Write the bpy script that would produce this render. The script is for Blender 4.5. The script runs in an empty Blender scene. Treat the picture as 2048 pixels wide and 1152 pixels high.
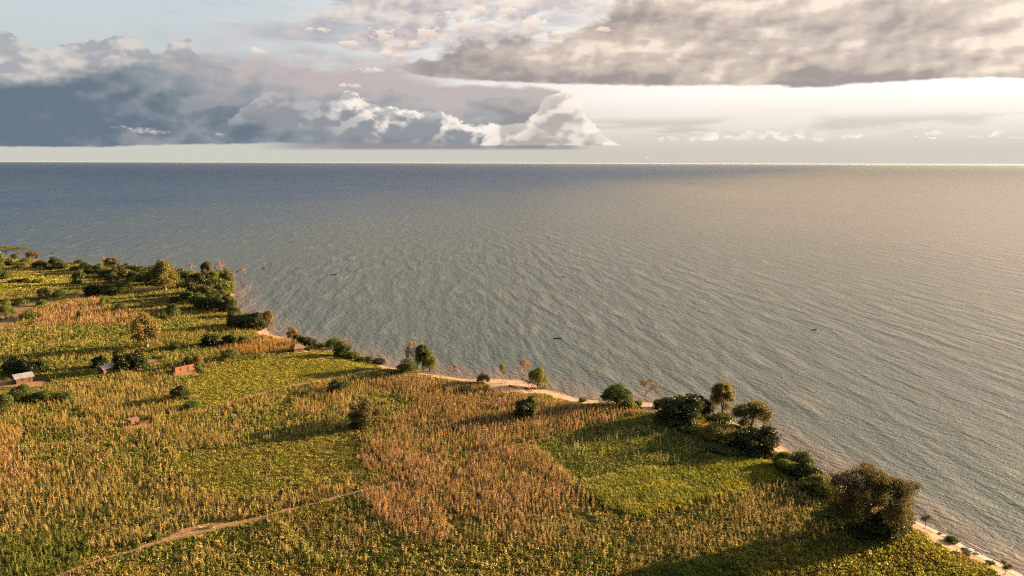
import bpy, math, random
import numpy as np
from mathutils import Vector, Matrix

R = math.radians
random.seed(7)
rng = np.random.default_rng(7)
SC = bpy.context.scene
COL = SC.collection

# ------------------------------------------------------------------ camera
F = 1462.0                      # focal length in photograph pixels (2048 wide)
CAMZ = 80.0
PITCH, ROLL = 9.72, 0.17
cam_m = (Matrix.Rotation(R(90 - PITCH), 4, 'X') @ Matrix.Rotation(R(ROLL), 4, 'Z'))
cam_d = bpy.data.cameras.new('camera')
cam = bpy.data.objects.new('camera', cam_d)
COL.objects.link(cam)
cam.matrix_world = Matrix.Translation((0, 0, CAMZ)) @ cam_m
cam_d.sensor_width = 36.0
cam_d.lens = F * 36.0 / 2048.0
cam_d.clip_start = 1.0
cam_d.clip_end = 200000.0
SC.camera = cam
CX = np.array(cam_m.col[0][:3]); CY = np.array(cam_m.col[1][:3]); CZ = -np.array(cam_m.col[2][:3])

def ray(px, py):
    return CX * (px - 1024) / F + CY * (576 - py) / F + CZ

def gpt(px, py, z=1.6):
    d = ray(px, py)
    t = (CAMZ - z) / max(-d[2], 1e-4)
    return np.array((d[0] * t, d[1] * t, z))

def project(P):
    Q = P - np.array((0, 0, CAMZ))
    dep = Q @ CZ
    return 1024 + F * (Q @ CX) / dep, 576 - F * (Q @ CY) / dep, dep

def azel(px, py):
    d = ray(px, py); d = d / np.linalg.norm(d)
    return math.degrees(math.atan2(d[0], d[1])), math.degrees(math.asin(d[2]))

# ------------------------------------------------------------------ render look
SUN_AZ, SUN_EL = 66.0, 11.0
SC.view_settings.view_transform = 'Standard'
SC.view_settings.look = 'None'
SC.view_settings.gamma = 1.0
SC.view_settings.exposure = 2.15
SC.view_settings.use_curve_mapping = False
SC.render.engine = 'CYCLES'
SC.cycles.use_denoising = False        # 128 samples leave only a film-like grain, and the crops stay crisp
SC.cycles.filter_width = 1.2
SC.cycles.max_bounces = 6
SC.cycles.diffuse_bounces = 3
SC.cycles.glossy_bounces = 2
SC.cycles.transmission_bounces = 3
SC.cycles.transparent_max_bounces = 8
SC.cycles.caustics_reflective = False
SC.cycles.caustics_refractive = False
SC.cycles.sample_clamp_indirect = 6.0

# ------------------------------------------------------------------ node helpers
def lin(c):
    return tuple(((v / 255) / 12.92 if v / 255 <= .04045 else ((v / 255 + .055) / 1.055) ** 2.4) for v in c)

class S:
    """socket wrapper so that node maths can be written as formulas"""
    def __init__(s, t, k): s.t, s.k = t, k
    def _m(s, op, *a, clamp=False):
        n = s.t.nodes.new('ShaderNodeMath'); n.operation = op; n.use_clamp = clamp
        for i, v in enumerate((s,) + a):
            if isinstance(v, S): s.t.links.new(v.k, n.inputs[i])
            else: n.inputs[i].default_value = v
        return S(s.t, n.outputs[0])
    def __add__(s, o): return s._m('ADD', o)
    __radd__ = __add__
    def __mul__(s, o): return s._m('MULTIPLY', o)
    __rmul__ = __mul__
    def __sub__(s, o): return s._m('SUBTRACT', o)
    def __rsub__(s, o): return (s * -1.0) + o
    def __truediv__(s, o): return s._m('DIVIDE', o)
    def clamp(s): return s._m('ADD', 0.0, clamp=True)
    def pow(s, p): return s._m('POWER', p)
    def max(s, o): return s._m('MAXIMUM', o)
    def min(s, o): return s._m('MINIMUM', o)
    def exp(s): return s._m('EXPONENT')
    def abs(s): return s._m('ABSOLUTE')
    def ss(s, a, b, lo=0.0, hi=1.0):
        n = s.t.nodes.new('ShaderNodeMapRange'); n.interpolation_type = 'SMOOTHSTEP'
        s.t.links.new(s.k, n.inputs[0])
        flip = a > b
        if flip: a, b, lo, hi = b, a, hi, lo
        n.inputs[1].default_value = a; n.inputs[2].default_value = b
        n.inputs[3].default_value = lo; n.inputs[4].default_value = hi
        return S(s.t, n.outputs[0])

def comb(t, x, y, z):
    n = t.nodes.new('ShaderNodeCombineXYZ')
    for i, v in enumerate((x, y, z)):
        if isinstance(v, S): t.links.new(v.k, n.inputs[i])
        else: n.inputs[i].default_value = v
    return S(t, n.outputs[0])

def sep(t, v):
    n = t.nodes.new('ShaderNodeSeparateXYZ'); t.links.new(v.k, n.inputs[0])
    return S(t, n.outputs[0]), S(t, n.outputs[1]), S(t, n.outputs[2])

def noise(t, v, scale, detail=4.0, rough=.5, dist=0.0, dim='3D', lac=2.0):
    n = t.nodes.new('ShaderNodeTexNoise'); n.noise_dimensions = dim
    t.links.new(v.k, n.inputs['Vector'])
    n.inputs['Scale'].default_value = scale; n.inputs['Detail'].default_value = detail
    n.inputs['Roughness'].default_value = rough; n.inputs['Distortion'].default_value = dist
    n.inputs['Lacunarity'].default_value = lac
    return S(t, n.outputs[0])

def voro(t, v, scale, smooth=.5):
    n = t.nodes.new('ShaderNodeTexVoronoi'); n.feature = 'SMOOTH_F1'
    t.links.new(v.k, n.inputs['Vector']); n.inputs['Scale'].default_value = scale
    n.inputs['Smoothness'].default_value = smooth
    return S(t, n.outputs[0])

def vadd(t, a, b):
    n = t.nodes.new('ShaderNodeVectorMath'); n.operation = 'ADD'
    t.links.new(a.k, n.inputs[0])
    if isinstance(b, S): t.links.new(b.k, n.inputs[1])
    else: n.inputs[1].default_value = b
    return S(t, n.outputs[0])

def mixc(t, f, a, b):
    n = t.nodes.new('ShaderNodeMix'); n.data_type = 'RGBA'
    for i, v in ((0, f), (6, a), (7, b)):
        if isinstance(v, S): t.links.new(v.k, n.inputs[i])
        elif i == 0: n.inputs[i].default_value = v
        else: n.inputs[i].default_value = (*v[:3], 1)
    return S(t, n.outputs[2])

def scalec(t, c, f):
    n = t.nodes.new('ShaderNodeVectorMath'); n.operation = 'SCALE'
    t.links.new(c.k, n.inputs[0])
    if isinstance(f, S): t.links.new(f.k, n.inputs[3])
    else: n.inputs[3].default_value = f
    return S(t, n.outputs[0])

def fcurve(x01, pts):
    """float curve through pts, all in 0..1"""
    t = x01.t
    n = t.nodes.new('ShaderNodeFloatCurve'); n.mapping.extend = 'HORIZONTAL'; c = n.mapping.curves[0]
    pts = sorted(pts)
    while len(c.points) < len(pts): c.points.new(.5, .5)
    for p, q in zip(c.points, pts):
        p.location = q; p.handle_type = 'AUTO_CLAMPED'
    n.mapping.update()
    t.links.new(x01.k, n.inputs['Value'])
    return S(t, n.outputs[0])

# ------------------------------------------------------------------ world: sky and clouds
world = bpy.data.worlds.new('World'); SC.world = world
world.use_nodes = True
world.cycles.sampling_method = 'MANUAL'
world.cycles.sample_map_resolution = 512
T = world.node_tree; T.nodes.clear()
tc = T.nodes.new('ShaderNodeTexCoord')
D = S(T, tc.outputs['Generated'])
dx, dy, dz = sep(T, D)
AZ = dx._m('ARCTAN2', dy) * 57.29578
EL = dz._m('ARCSINE') * 57.29578
A01 = ((AZ + 60.0) / 120.0).clamp()

def edge(pts):
    """cloud outline given as photograph pixels -> elevation in degrees"""
    q = []
    for x, y in pts:
        a, e = azel(x, y); q.append(((a + 60) / 120, (e + 5) / 30))
    return fcurve(A01, q) * 30.0 - 5.0

def pdir(kz, off=(0, 0, 0)):
    return comb(T, dx * 57.3 + off[0], dy * 57.3 + off[1], dz * (57.3 * kz) + off[2])

sky = T.nodes.new('ShaderNodeTexSky'); sky.sky_type = 'NISHITA'; sky.sun_disc = False
sky.sun_elevation = R(SUN_EL); sky.sun_rotation = R(SUN_AZ); sky.air_density = 1.0; sky.dust_density = 2.0
nish = scalec(T, S(T, sky.outputs[0]), .08)

# shared noise fields (degrees)
P1 = pdir(1.6); P2 = pdir(3.2, (7, 3, 1)); P3 = pdir(7.0, (3, 9, 4))
n_bil = noise(T, P1, .42, 9, .55)               # billows about 2 degrees across
n_mid = noise(T, P2, .22, 7, .55, .3)
n_str = noise(T, P3, .11, 7, .55, .4)           # long flat streaks
n_fin = noise(T, pdir(2.0, (1, 2, 3)), 1.6, 6, .6)
n_big = noise(T, pdir(1.5, (11, 5, 2)), .09, 4, .5)
r_a = noise(T, P1, .46, 4.5, .45); r_b = noise(T, vadd(T, P1, (.34, -.24, -.55)), .46, 4.5, .45)
lit = ((r_a - r_b) * 4.5 + .5).clamp()          # relief: bright where the billow faces the sun
liten = ((r_a - r_b) * 7.0 + .42).clamp()
n_puf = noise(T, pdir(1.5, (6, 2, 8)), 1.9, 6, .6)
n_dk = noise(T, pdir(4.5, (5, 5, 2)), .085, 8, .52, .5)    # long soft folds of the deck
n_dk2 = noise(T, vadd(T, pdir(4.5, (5, 5, 2)), (0, 0, -1.3)), .085, 8, .52, .5)
n_dk3 = noise(T, pdir(2.6, (2, 5, 7)), .24, 6, .5, .6)
aR = AZ.ss(-22, 12)                             # 0 left .. 1 right
aRR = AZ.ss(2, 36)

# clear sky between the clouds
eh = ((EL + .3) / 24.0).clamp()
low_l = mixc(T, EL.ss(.0, 2.2), lin((205, 204, 193)), lin((200, 205, 202)))
up_l = mixc(T, EL.ss(4, 12), low_l, lin((199, 210, 216)))
low_r = mixc(T, EL.ss(.6, 3.6), lin((207, 201, 189)), lin((240, 231, 221)))
up_r = mixc(T, EL.ss(3.4, 5.0), low_r, lin((252, 245, 238)))
clear = mixc(T, aR, up_l, up_r)
clear = mixc(T, EL.ss(11, 42), clear, nish)
# brightness round the sun, low in the west outside the frame
sd = Vector((math.sin(R(SUN_AZ)) * math.cos(R(SUN_EL)), math.cos(R(SUN_AZ)) * math.cos(R(SUN_EL)), math.sin(R(SUN_EL))))
dd = T.nodes.new('ShaderNodeVectorMath'); dd.operation = 'DOT_PRODUCT'
T.links.new(D.k, dd.inputs[0]); dd.inputs[1].default_value = sd
cosd = S(T, dd.outputs['Value'])
glow = ((cosd - 1.0) * 5.0).exp() * 2.1 + ((cosd - 1.0) * 60.0).exp() * 2.2
C = clear

def over(C, alpha, col): return mixc(T, alpha, C, col)

# faint high sheets upper centre
a1 = (n_str.ss(.40, .58) * EL.ss(5.5, 8.5) * AZ.ss(-29, -15) * .85).clamp()
C = over(C, a1, mixc(T, n_mid.ss(.35, .65), lin((176, 178, 186)), lin((206, 200, 202))))
a1b = (noise(T, P2, .26, 7, .55, .3).ss(.40, .56) * EL.ss(5.6, 7.0) * AZ.ss(-20, -10) * AZ.ss(12, 6)).clamp()
C = over(C, a1b * .85, mixc(T, (lit * .8 + n_mid * .5 - .15).clamp(), lin((166, 162, 168)), lin((238, 220, 208))))

# thin grey streaks below the right deck and cream puffs along the horizon
a8 = (n_str.ss(.46, .60) * EL.ss(1.7, 2.3) * EL.ss(3.6, 2.9) * AZ.ss(1, 6)).clamp()
C = over(C, a8 * .75, lin((200, 194, 185)))
pf = noise(T, pdir(1.8, (2, 8, 5)), .8, 8, .58)
a9 = ((pf + EL.ss(1.3, 1.9, -.25, 0.0) + EL.ss(1.9, 3.0, 0.0, -.3) + AZ.ss(20, 30, 0.0, -.05)).ss(.43, .50) * AZ.ss(4, 7)).clamp()
C = over(C, a9 * .9, mixc(T, lit, lin((222, 212, 198)), lin((255, 246, 232))))

# right-hand dark deck
topR = edge([(600, 170), (800, 140), (860, 110), (930, 78), (1010, 72), (1070, 84), (1120, 66), (1170, 40), (1230, 8), (1300, -30), (1450, -120), (1700, -160), (2600, -160)])
botR = edge([(600, 150), (760, 130), (850, 156), (1000, 163), (1150, 168), (1300, 173), (1500, 172), (1640, 176), (1720, 168), (1850, 161), (2048, 157), (2400, 160), (3200, 150)])
aRd = ((topR - EL + (n_bil - .5) * 5.0).ss(-.25, .5) * (EL - botR + (n_mid - .5) * .5 + (n_fin - .5) * .25).ss(-.06, .16)).clamp()
hh = (EL - botR) / 7.0
tone = (n_dk * 1.9 + (n_dk2 - n_dk) * 1.6 + n_dk3 * .9 - .96 + (lit - .5) * .30 + hh.clamp() * .26 * AZ.ss(-4, 16) + AZ.ss(18, 36) * .10 - (EL - botR).ss(2.2, .2) * .08).clamp()
rc = mixc(T, tone.ss(.12, .62), lin((160, 150, 146)), lin((205, 190, 178)))
rc = mixc(T, tone.ss(.55, .90), rc, lin((246, 228, 210)))
rc = mixc(T, (AZ.ss(10, -14) * .5), rc, lin((160, 154, 162)))
C = over(C, aRd * AZ.ss(-12, -6), rc)

# middle mauve bank between the two masses
topM = edge([(560, 150), (640, 150), (760, 158), (900, 170), (1050, 176), (1110, 184), (1160, 215), (1250, 300)])
botM = edge([(500, 300), (1000, 300), (1300, 300)])
aM = ((topM - EL + (n_mid - .5) * 1.6).ss(-.12, .25) * (EL - botM).ss(-.1, .2) * AZ.ss(6.3, 3.8) * AZ.ss(-20, -14)).clamp()
mc = mixc(T, (n_mid + EL.ss(2.5, 5.5, -.15, .12)).ss(.35, .65), lin((150, 148, 152)), lin((188, 180, 178)))
C = over(C, aM, mc)

# pale towers on top of the left mass
topA = edge([(-700, 40), (-300, 80), (-100, 60), (0, 80), (60, 78), (110, 98), (160, 84), (215, 70), (240, 58), (280, 72), (310, 96), (350, 78), (385, 90), (400, 118), (470, 138), (620, 140), (800, 150)])
aA = ((topA - EL + (n_bil - .5) * 3.4 + (n_fin - .5) * .9).ss(-.06, .16) * AZ.ss(-8, -14) * EL.ss(3.5, 5.5)).clamp()
ac = mixc(T, (liten * .75 + n_mid * .3).clamp(), lin((160, 166, 174)), lin((222, 212, 204)))
C = over(C, aA, ac)

# great dark left mass
topL = edge([(-900, 90), (-300, 120), (0, 150), (90, 142), (180, 128), (240, 118), (330, 114), (420, 112), (520, 118), (620, 128), (720, 130), (800, 136), (880, 158), (960, 200), (1060, 270)])
botL = edge([(-900, 297), (0, 293), (200, 295), (300, 291), (420, 289), (560, 287), (720, 288), (900, 286), (1000, 290), (1200, 292)])
soft = (n_mid - .5) * 2.4 + (n_bil - .5) * 1.2
aL = ((topL - EL + soft).ss(-.5, .9) * (EL - botL + (n_fin - .5) * .22 + (n_mid - .5) * .25).ss(-.04, .12) * AZ.ss(3.5, 0)).clamp()
sh = noise(T, pdir(1.1, (4, 1, 9)), .13, 6, .55, .6)
vv = (sh * 1.3 - .62 + AZ.ss(-35, -12) * .52 + EL.ss(3.5, 9.5) * .45 + AZ.ss(-24, -10) * EL.ss(3.2, 6.5) * .40 - AZ.ss(-24, -8) * EL.ss(3.6, 1.2) * .30 + (lit - .5) * .22 + EL.ss(2.4, .8) * .10).clamp()
lc = mixc(T, vv.ss(.05, .55), lin((106, 121, 135)), lin((154, 159, 165)))
lc = mixc(T, vv.ss(.42, .90), lc, lin((190, 181, 181)))
C = over(C, aL, lc)
# small torn bright wisps in front of it
for x0, y0, w, h in ((285, 260, 2.3, .30), (440, 269, .7, .16)):
    a0, e0 = azel(x0, y0)
    q = ((AZ - a0) / w).pow(2.0) + ((EL - e0 + (AZ - a0) * .09) / h).pow(2.0)
    C = over(C, (.7 - q + (n_puf - .5) * 3.0 + (n_fin - .5) * 1.5).ss(.1, 1.0), lin((196, 190, 187)))

# sunlit cumulus ridge running down to the horizon
topC = edge([(430, 330), (470, 226), (510, 196), (560, 190), (600, 206), (650, 208), (680, 194), (705, 190), (735, 204), (770, 224), (810, 218), (860, 222), (905, 232), (950, 244), (1000, 256), (1060, 262), (1110, 250), (1200, 330)])
botC = edge([(400, 300), (470, 240), (600, 262), (700, 276), (850, 282), (950, 288), (1200, 291)])
up = topC - EL + (n_bil - .5) * 2.2 + (n_fin - .5) * .8
aC = (up.ss(-.04, .12) * (EL - botC + (n_mid - .5) * 1.2).ss(-.5, .7)).clamp()
cl = (liten * .55 + up.ss(1.8, .1) * .55 - .12).clamp()
hi = mixc(T, AZ.ss(-15, -11.5), lin((182, 182, 186)), lin((252, 243, 232)))
cc = mixc(T, cl.ss(.15, .85), lin((148, 152, 158)), hi)
C = over(C, aC, cc)

# the tower right of centre
topT = edge([(900, 340), (960, 290), (990, 262), (1030, 244), (1062, 230), (1080, 205), (1098, 190), (1120, 183), (1148, 184), (1163, 196), (1170, 225), (1180, 246), (1200, 262), (1225, 275), (1250, 286), (1270, 292), (1300, 330)])
botT = edge([(900, 292), (1100, 291), (1300, 292)])
ut = topT - EL + (n_bil - .5) * 2.2 + (n_fin - .5) * 1.0
aT = (ut.ss(-.04, .10) * (EL - botT + (n_fin - .5) * .15).ss(-.03, .08)).clamp()
tl = (liten * .45 + ut.ss(2.2, .05) * .45 + AZ.ss(1.0, 5.5) * .25 - .08).clamp()
C = over(C, aT * .95, mixc(T, tl.ss(.1, .9), lin((182, 175, 170)), lin((252, 241, 229))))

# single small puffs
for x0, y0, w, h in ((520, 103, .75, .30), (765, 72, 1.15, .62), (855, 66, 1.0, .5), (930, 52, .9, .5), (775, 108, .5, .28), (800, 112, .5, .22),
                     (1065, 48, .9, .6), (1210, 60, .7, .25), (1869, 270, .55, .17), (1953, 276, .6, .22), (1832, 276, .18, .14),
                     (2030, 277, .4, .12), (905, 30, 1.3, .5), (700, 88, .8, .3), (830, 90, .6, .35), (735, 140, 1.1, .22), (700, 171, 1.0, .18), (1015, 22, .8, .3), (640, 60, 1.0, .2), (1110, 84, .8, .2), (960, 20, .7, .3)):
    a0, e0 = azel(x0, y0)
    q = ((AZ - a0) / w).pow(2.0) + ((EL - e0) / h).pow(2.0)
    al = (.75 - q * .8 + (n_puf - .5) * 4.2 + (n_bil - .5) * 1.5).ss(.0, .5)
    C = over(C, al * .9, mixc(T, (EL - e0).ss(-h, h * .7), lin((208, 190, 184)), lin((244, 228, 214))))

# unseen cloud overhead and behind, toned to shape ambient light and water reflections
pz = dz.max(.12)
PP = comb(T, dx / pz, dy / pz, 0.0)
ov = noise(T, PP, .55, 7, .55, .4)
sunside = (cosd.ss(-.1, .85))
ocol = mixc(T, ov.ss(.35, .62), mixc(T, sunside, lin((92, 110, 130)), lin((214, 200, 184))), mixc(T, sunside, lin((66, 82, 100)), lin((150, 142, 136))))
aO = ((EL.ss(11.8, 17)) * (ov.ss(.22, .36) * .95)).clamp()
C = over(C, aO, ocol)
behind = (AZ.abs().ss(55, 100) * EL.ss(30, 12) * n_mid.ss(.35, .5) * .8).clamp()
C = over(C, behind, lin((138, 142, 150)))
# glow round the low sun, boosted above the frame to brighten water reflections
C2 = T.nodes.new('ShaderNodeVectorMath'); C2.operation = 'ADD'
gl = scalec(T, mixc(T, 0.0, (1.0, .90, .77), (1, 1, 1)), glow * (1.0 - aRd * .80) * EL.ss(.8, 14.0, .05, 1.0))
T.links.new(C.k, C2.inputs[0]); T.links.new(gl.k, C2.inputs[1])
fin = scalec(T, S(T, C2.outputs[0]), 10.0 / 2 ** SC.view_settings.exposure)   # colours above are as exposed
bg = T.nodes.new('ShaderNodeBackground'); bg.inputs[1].default_value = .1
T.links.new(fin.k, bg.inputs[0])
wo = T.nodes.new('ShaderNodeOutputWorld'); T.links.new(bg.outputs[0], wo.inputs[0])

# ------------------------------------------------------------------ sun
sl = bpy.data.lights.new('sun', 'SUN'); sl.energy = 5.0; sl.angle = R(.6); sl.color = (1.0, .655, .34)
sun = bpy.data.objects.new('sun', sl); COL.objects.link(sun)
sun.rotation_euler = (-sd).to_track_quat('-Z', 'Y').to_euler()
sun.location = (300, 100, 200)

# ------------------------------------------------------------------ tagging helpers
def tag(o, label=None, cat=None, group=None, kind=None):
    if label: o['label'] = label
    if cat: o['category'] = cat
    if group: o['group'] = group
    if kind: o['kind'] = kind
    return o

def mesh_from(name, V, Fc, mat=None, smooth=False):
    me = bpy.data.meshes.new(name)
    me.from_pydata([tuple(v) for v in V], [], [tuple(f) for f in Fc])
    if mat: me.materials.append(mat)
    if smooth: me.polygons.foreach_set('use_smooth', [True] * len(me.polygons))
    me.update()
    return me

def quads_mesh(name, V, mat=None):
    """V: (n,4,3) array -> mesh of n quads, fast"""
    n = len(V)
    me = bpy.data.meshes.new(name)
    me.vertices.add(n * 4); me.vertices.foreach_set('co', V.reshape(-1).astype(np.float32))
    me.loops.add(n * 4); me.loops.foreach_set('vertex_index', np.arange(n * 4, dtype=np.int32))
    me.polygons.add(n)
    me.polygons.foreach_set('loop_start', np.arange(0, n * 4, 4, dtype=np.int32))
    me.polygons.foreach_set('loop_total', np.full(n, 4, dtype=np.int32))
    if mat: me.materials.append(mat)
    me.update(calc_edges=True)
    return me

def link(name, me, parent=None):
    o = bpy.data.objects.new(name, me); COL.objects.link(o)
    if parent: o.parent = parent
    return o

def new_mat(name):
    m = bpy.data.materials.new(name); m.use_nodes = True
    t = m.node_tree; t.nodes.clear()
    out = t.nodes.new('ShaderNodeOutputMaterial')
    return m, t, out

def principled(t, col, rough=.8, spec=.3):
    b = t.nodes.new('ShaderNodeBsdfPrincipled')
    if isinstance(col, S): t.links.new(col.k, b.inputs['Base Color'])
    else: b.inputs['Base Color'].default_value = (*col, 1)
    b.inputs['Roughness'].default_value = rough
    b.inputs['Specular IOR Level'].default_value = spec
    return b

def bump(t, b, h, dist, strength=1.0):
    n = t.nodes.new('ShaderNodeBump'); n.inputs['Distance'].default_value = dist
    n.inputs['Strength'].default_value = strength
    t.links.new(h.k, n.inputs['Height']); t.links.new(n.outputs[0], b.inputs['Normal'])
    return n

def pos(t):
    return S(t, t.nodes.new('ShaderNodeNewGeometry').outputs['Position'])

def attr(t, name, kind='GEOMETRY', out='Fac'):
    n = t.nodes.new('ShaderNodeAttribute'); n.attribute_name = name; n.attribute_type = kind
    return S(t, n.outputs[out])

# ------------------------------------------------------------------ coast and terrain
COAST_PX = [(-60, 505), (0, 513), (60, 521), (120, 526), (180, 532), (240, 537), (300, 541), (350, 545), (400, 551), (440, 559), (462, 576),
            (470, 592), (468, 606), (480, 626), (508, 646), (535, 662), (562, 674), (600, 684), (650, 697), (700, 713), (760, 729),
            (830, 743), (880, 750), (930, 760), (975, 759), (1005, 752), (1040, 758), (1070, 771), (1110, 785), (1160, 799), (1220, 807),
            (1265, 802), (1300, 800), (1340, 810), (1390, 818), (1450, 835), (1500, 856), (1530, 872), (1560, 893), (1600, 918), (1640, 942),
            (1680, 965), (1740, 1001), (1830, 1042), (1880, 1068), (1940, 1102), (2000, 1133), (2060, 1163), (2150, 1212), (2300, 1300)]
COAST_W = [.8 * q for q in [6, 6, 5, 4, 4, 5, 5, 7, 8, 6, 6,
           8, 7, 5, 5, 9, 9, 4, 3, 3, 4,
           6, 7, 10, 16, 19, 20, 17, 12, 9, 6,
           8, 10, 4, 3, 5, 6, 7, 7, 6, 6,
           5, 5, 6, 6, 6, 6, 6, 6, 6]]
cp = np.array([gpt(x, y, 0.0)[:2] for x, y in COAST_PX])
cw = np.array(COAST_W, float)
cp = np.vstack([[(-5000, 1500), (-2200, 1150), (-1100, 860)], cp, [(150, 20), (175, -120), (260, -900)]])
cw = np.concatenate([[6, 6, 6], cw, [6, 6, 6]])
# refine with a little wander
def refine(p, w, step=5.0):
    P_, W_ = [], []
    for i in range(len(p) - 1):
        L = np.linalg.norm(p[i + 1] - p[i]); k = max(1, int(L / step)); k = min(k, 30)
        for j in range(k):
            u = j / k; P_.append(p[i] * (1 - u) + p[i + 1] * u); W_.append(w[i] * (1 - u) + w[i + 1] * u)
    P_.append(p[-1]); W_.append(w[-1])
    P_ = np.array(P_); W_ = np.array(W_)
    for _ in range(2): P_[1:-1] = (P_[:-2] + 2 * P_[1:-1] + P_[2:]) / 4
    j = rng.normal(0, .45, P_.shape); j[:5] = 0
    return P_ + j, W_
cp, cw = refine(cp, cw)
LAND = np.vstack([cp, [(-300, -900), (-5000, -900)]])

def inpoly(X, Y, poly):
    ins = np.zeros(X.shape, bool); n = len(poly); j = n - 1
    for i in range(n):
        xi, yi = poly[i]; xj, yj = poly[j]
        if yi != yj:
            c = ((yi > Y) != (yj > Y)) & (X < (xj - xi) * (Y - yi) / (yj - yi) + xi)
            ins ^= c
        j = i
    return ins

def seg_dist(X, Y, pts, vals=None):
    best = np.full(X.shape, 1e18); bv = np.zeros(X.shape)
    for i in range(len(pts) - 1):
        a = pts[i]; b = pts[i + 1]; ab = b - a; L2 = max(ab @ ab, 1e-9)
        u = np.clip(((X - a[0]) * ab[0] + (Y - a[1]) * ab[1]) / L2, 0, 1)
        q = (X - a[0] - u * ab[0]) ** 2 + (Y - a[1] - u * ab[1]) ** 2
        m = q < best
        best = np.where(m, q, best)
        if vals is not None: bv = np.where(m, vals[i] * (1 - u) + vals[i + 1] * u, bv)
    return np.sqrt(best), bv

_tab = np.random.default_rng(3).random((256, 256))
def vnoise(X, Y, s, oct=3, seed=0):
    r = np.zeros(np.shape(X)); a = 1.0; tot = 0
    for o in range(oct):
        x = X / s * 2 ** o + seed * 17.3; y = Y / s * 2 ** o + seed * 9.1
        xi = np.floor(x).astype(int); yi = np.floor(y).astype(int); fx = x - xi; fy = y - yi
        fx = fx * fx * (3 - 2 * fx); fy = fy * fy * (3 - 2 * fy)
        g = lambda i, j: _tab[(xi + i) & 255, (yi + j) & 255]
        r += a * ((g(0, 0) * (1 - fx) + g(1, 0) * fx) * (1 - fy) + (g(0, 1) * (1 - fx) + g(1, 1) * fx) * fy)
        tot += a; a *= .5
    return r / tot

def sstep(a, b, x):
    t_ = np.clip((x - a) / (b - a), 0, 1); return t_ * t_ * (3 - 2 * t_)

def coast_sd(X, Y):
    d, w = seg_dist(X, Y, cp, cw)
    return np.where(inpoly(X, Y, LAND), d, -d), w

def height_from(d, X, Y):
    z = 1.6 * sstep(-1, 13, d) - .07 * sstep(-1, 13, -1.0)
    z = z + sstep(10, 30, d) * (vnoise(X, Y, 45, 3, 5) - .5) * 1.0
    return np.where(d < 0, np.maximum(-3.0, d * .09), z + .02)

def height(X, Y):
    X = np.atleast_1d(np.asarray(X, float)); Y = np.atleast_1d(np.asarray(Y, float))
    d, _ = coast_sd(X, Y); return height_from(d, X, Y)

# trails, roads, bare yards
def pline(px): return np.array([gpt(x, y)[:2] for x, y in px])
TRAIL = pline([(90, 1165), (150, 1140), (205, 1118), (260, 1102), (310, 1087), (350, 1076), (400, 1063), (450, 1052), (500, 1040), (540, 1030), (600, 1014),
               (650, 1003), (700, 988), (760, 972), (815, 962)])
TRAIL_W = np.array([.5, .5, .6, .6, .7, .8, 1.0, .8, .7, .6, .42, .4, .4, .35, .3])
TRAIL2 = pline([(330, 1078), (370, 1060), (420, 1047), (465, 1046), (505, 1038)])
ROAD = pline([(-60, 668), (0, 648), (28, 622), (50, 613), (80, 604), (120, 598), (180, 590), (240, 583), (300, 577)])
EDGE = pline([(395, 822), (470, 802), (560, 776), (640, 760), (700, 748), (760, 740), (800, 744)])
FAINT = pline([(905, 925), (960, 905), (1040, 888), (1110, 872)])
YARDS = [(368, 748, 9, 4.5), (50, 768, 13, 5), (218, 745, 8, 4.0), (272, 848, 6.5, 4.0), (600, 703, 6, 4), (448, 693, 4, 2),
         (535, 664, 5, 7), (1300, 815, 5, 7), (5, 765, 7, 5), (300, 722, 6, 5), (430, 690, 5, 3), (1040, 775, 14, 9),
         (405, 566, 10, 8), (460, 560, 4, 8)]
YW = [(gpt(x, y)[0], gpt(x, y)[1], a * .75, b * .75) for x, y, a, b in YARDS]

def bare(X, Y, d=None, w=None):
    if d is None: d, w = coast_sd(X, Y)
    wob = (vnoise(X, Y, 6, 3, 1) - .5)
    b = 1 - sstep(-1.2, 1.2, d - (w + wob * 7))
    r, tw = seg_dist(X, Y, TRAIL, TRAIL_W); b = np.maximum(b, (1 - sstep(-.35, .35, r - .3 - tw * (1 + wob * .5))))
    r, _ = seg_dist(X, Y, TRAIL2); b = np.maximum(b, .85 * (1 - sstep(.5, 1.6, r + wob * 1.5)))
    r, _ = seg_dist(X, Y, ROAD); b = np.maximum(b, 1 - sstep(6.5, 8.0, r + wob * 3))
    r, _ = seg_dist(X, Y, EDGE); b = np.maximum(b, .72 * (1 - sstep(.5, 2.0, r + wob * 3)))
    r, _ = seg_dist(X, Y, FAINT); b = np.maximum(b, .6 * (1 - sstep(.3, .9, r + wob)))
    for x, y, a, c in YW:
        q = np.sqrt(((X - x) / a) ** 2 + ((Y - y) / c) ** 2) + wob * .8
        b = np.maximum(b, .9 * (1 - sstep(.85, 1.15, q)))
    return b

def axis(a, b, step, lo, hi):
    mid = list(np.arange(a, b, step)); s = step; x = a; l = []
    while x > lo: s *= 1.25; x -= s; l.append(x)
    s = step; x = mid[-1]; h = []
    while x < hi: s *= 1.25; x += s; h.append(x)
    return np.array(l[::-1] + mid + h)

gx = axis(-470, 190, 1.7, -5200, 320); gy = axis(100, 660, 1.7, -900, 1700)
GX, GY = np.meshgrid(gx, gy, indexing='ij')
fx_, fy_ = GX.ravel(), GY.ravel()
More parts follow.
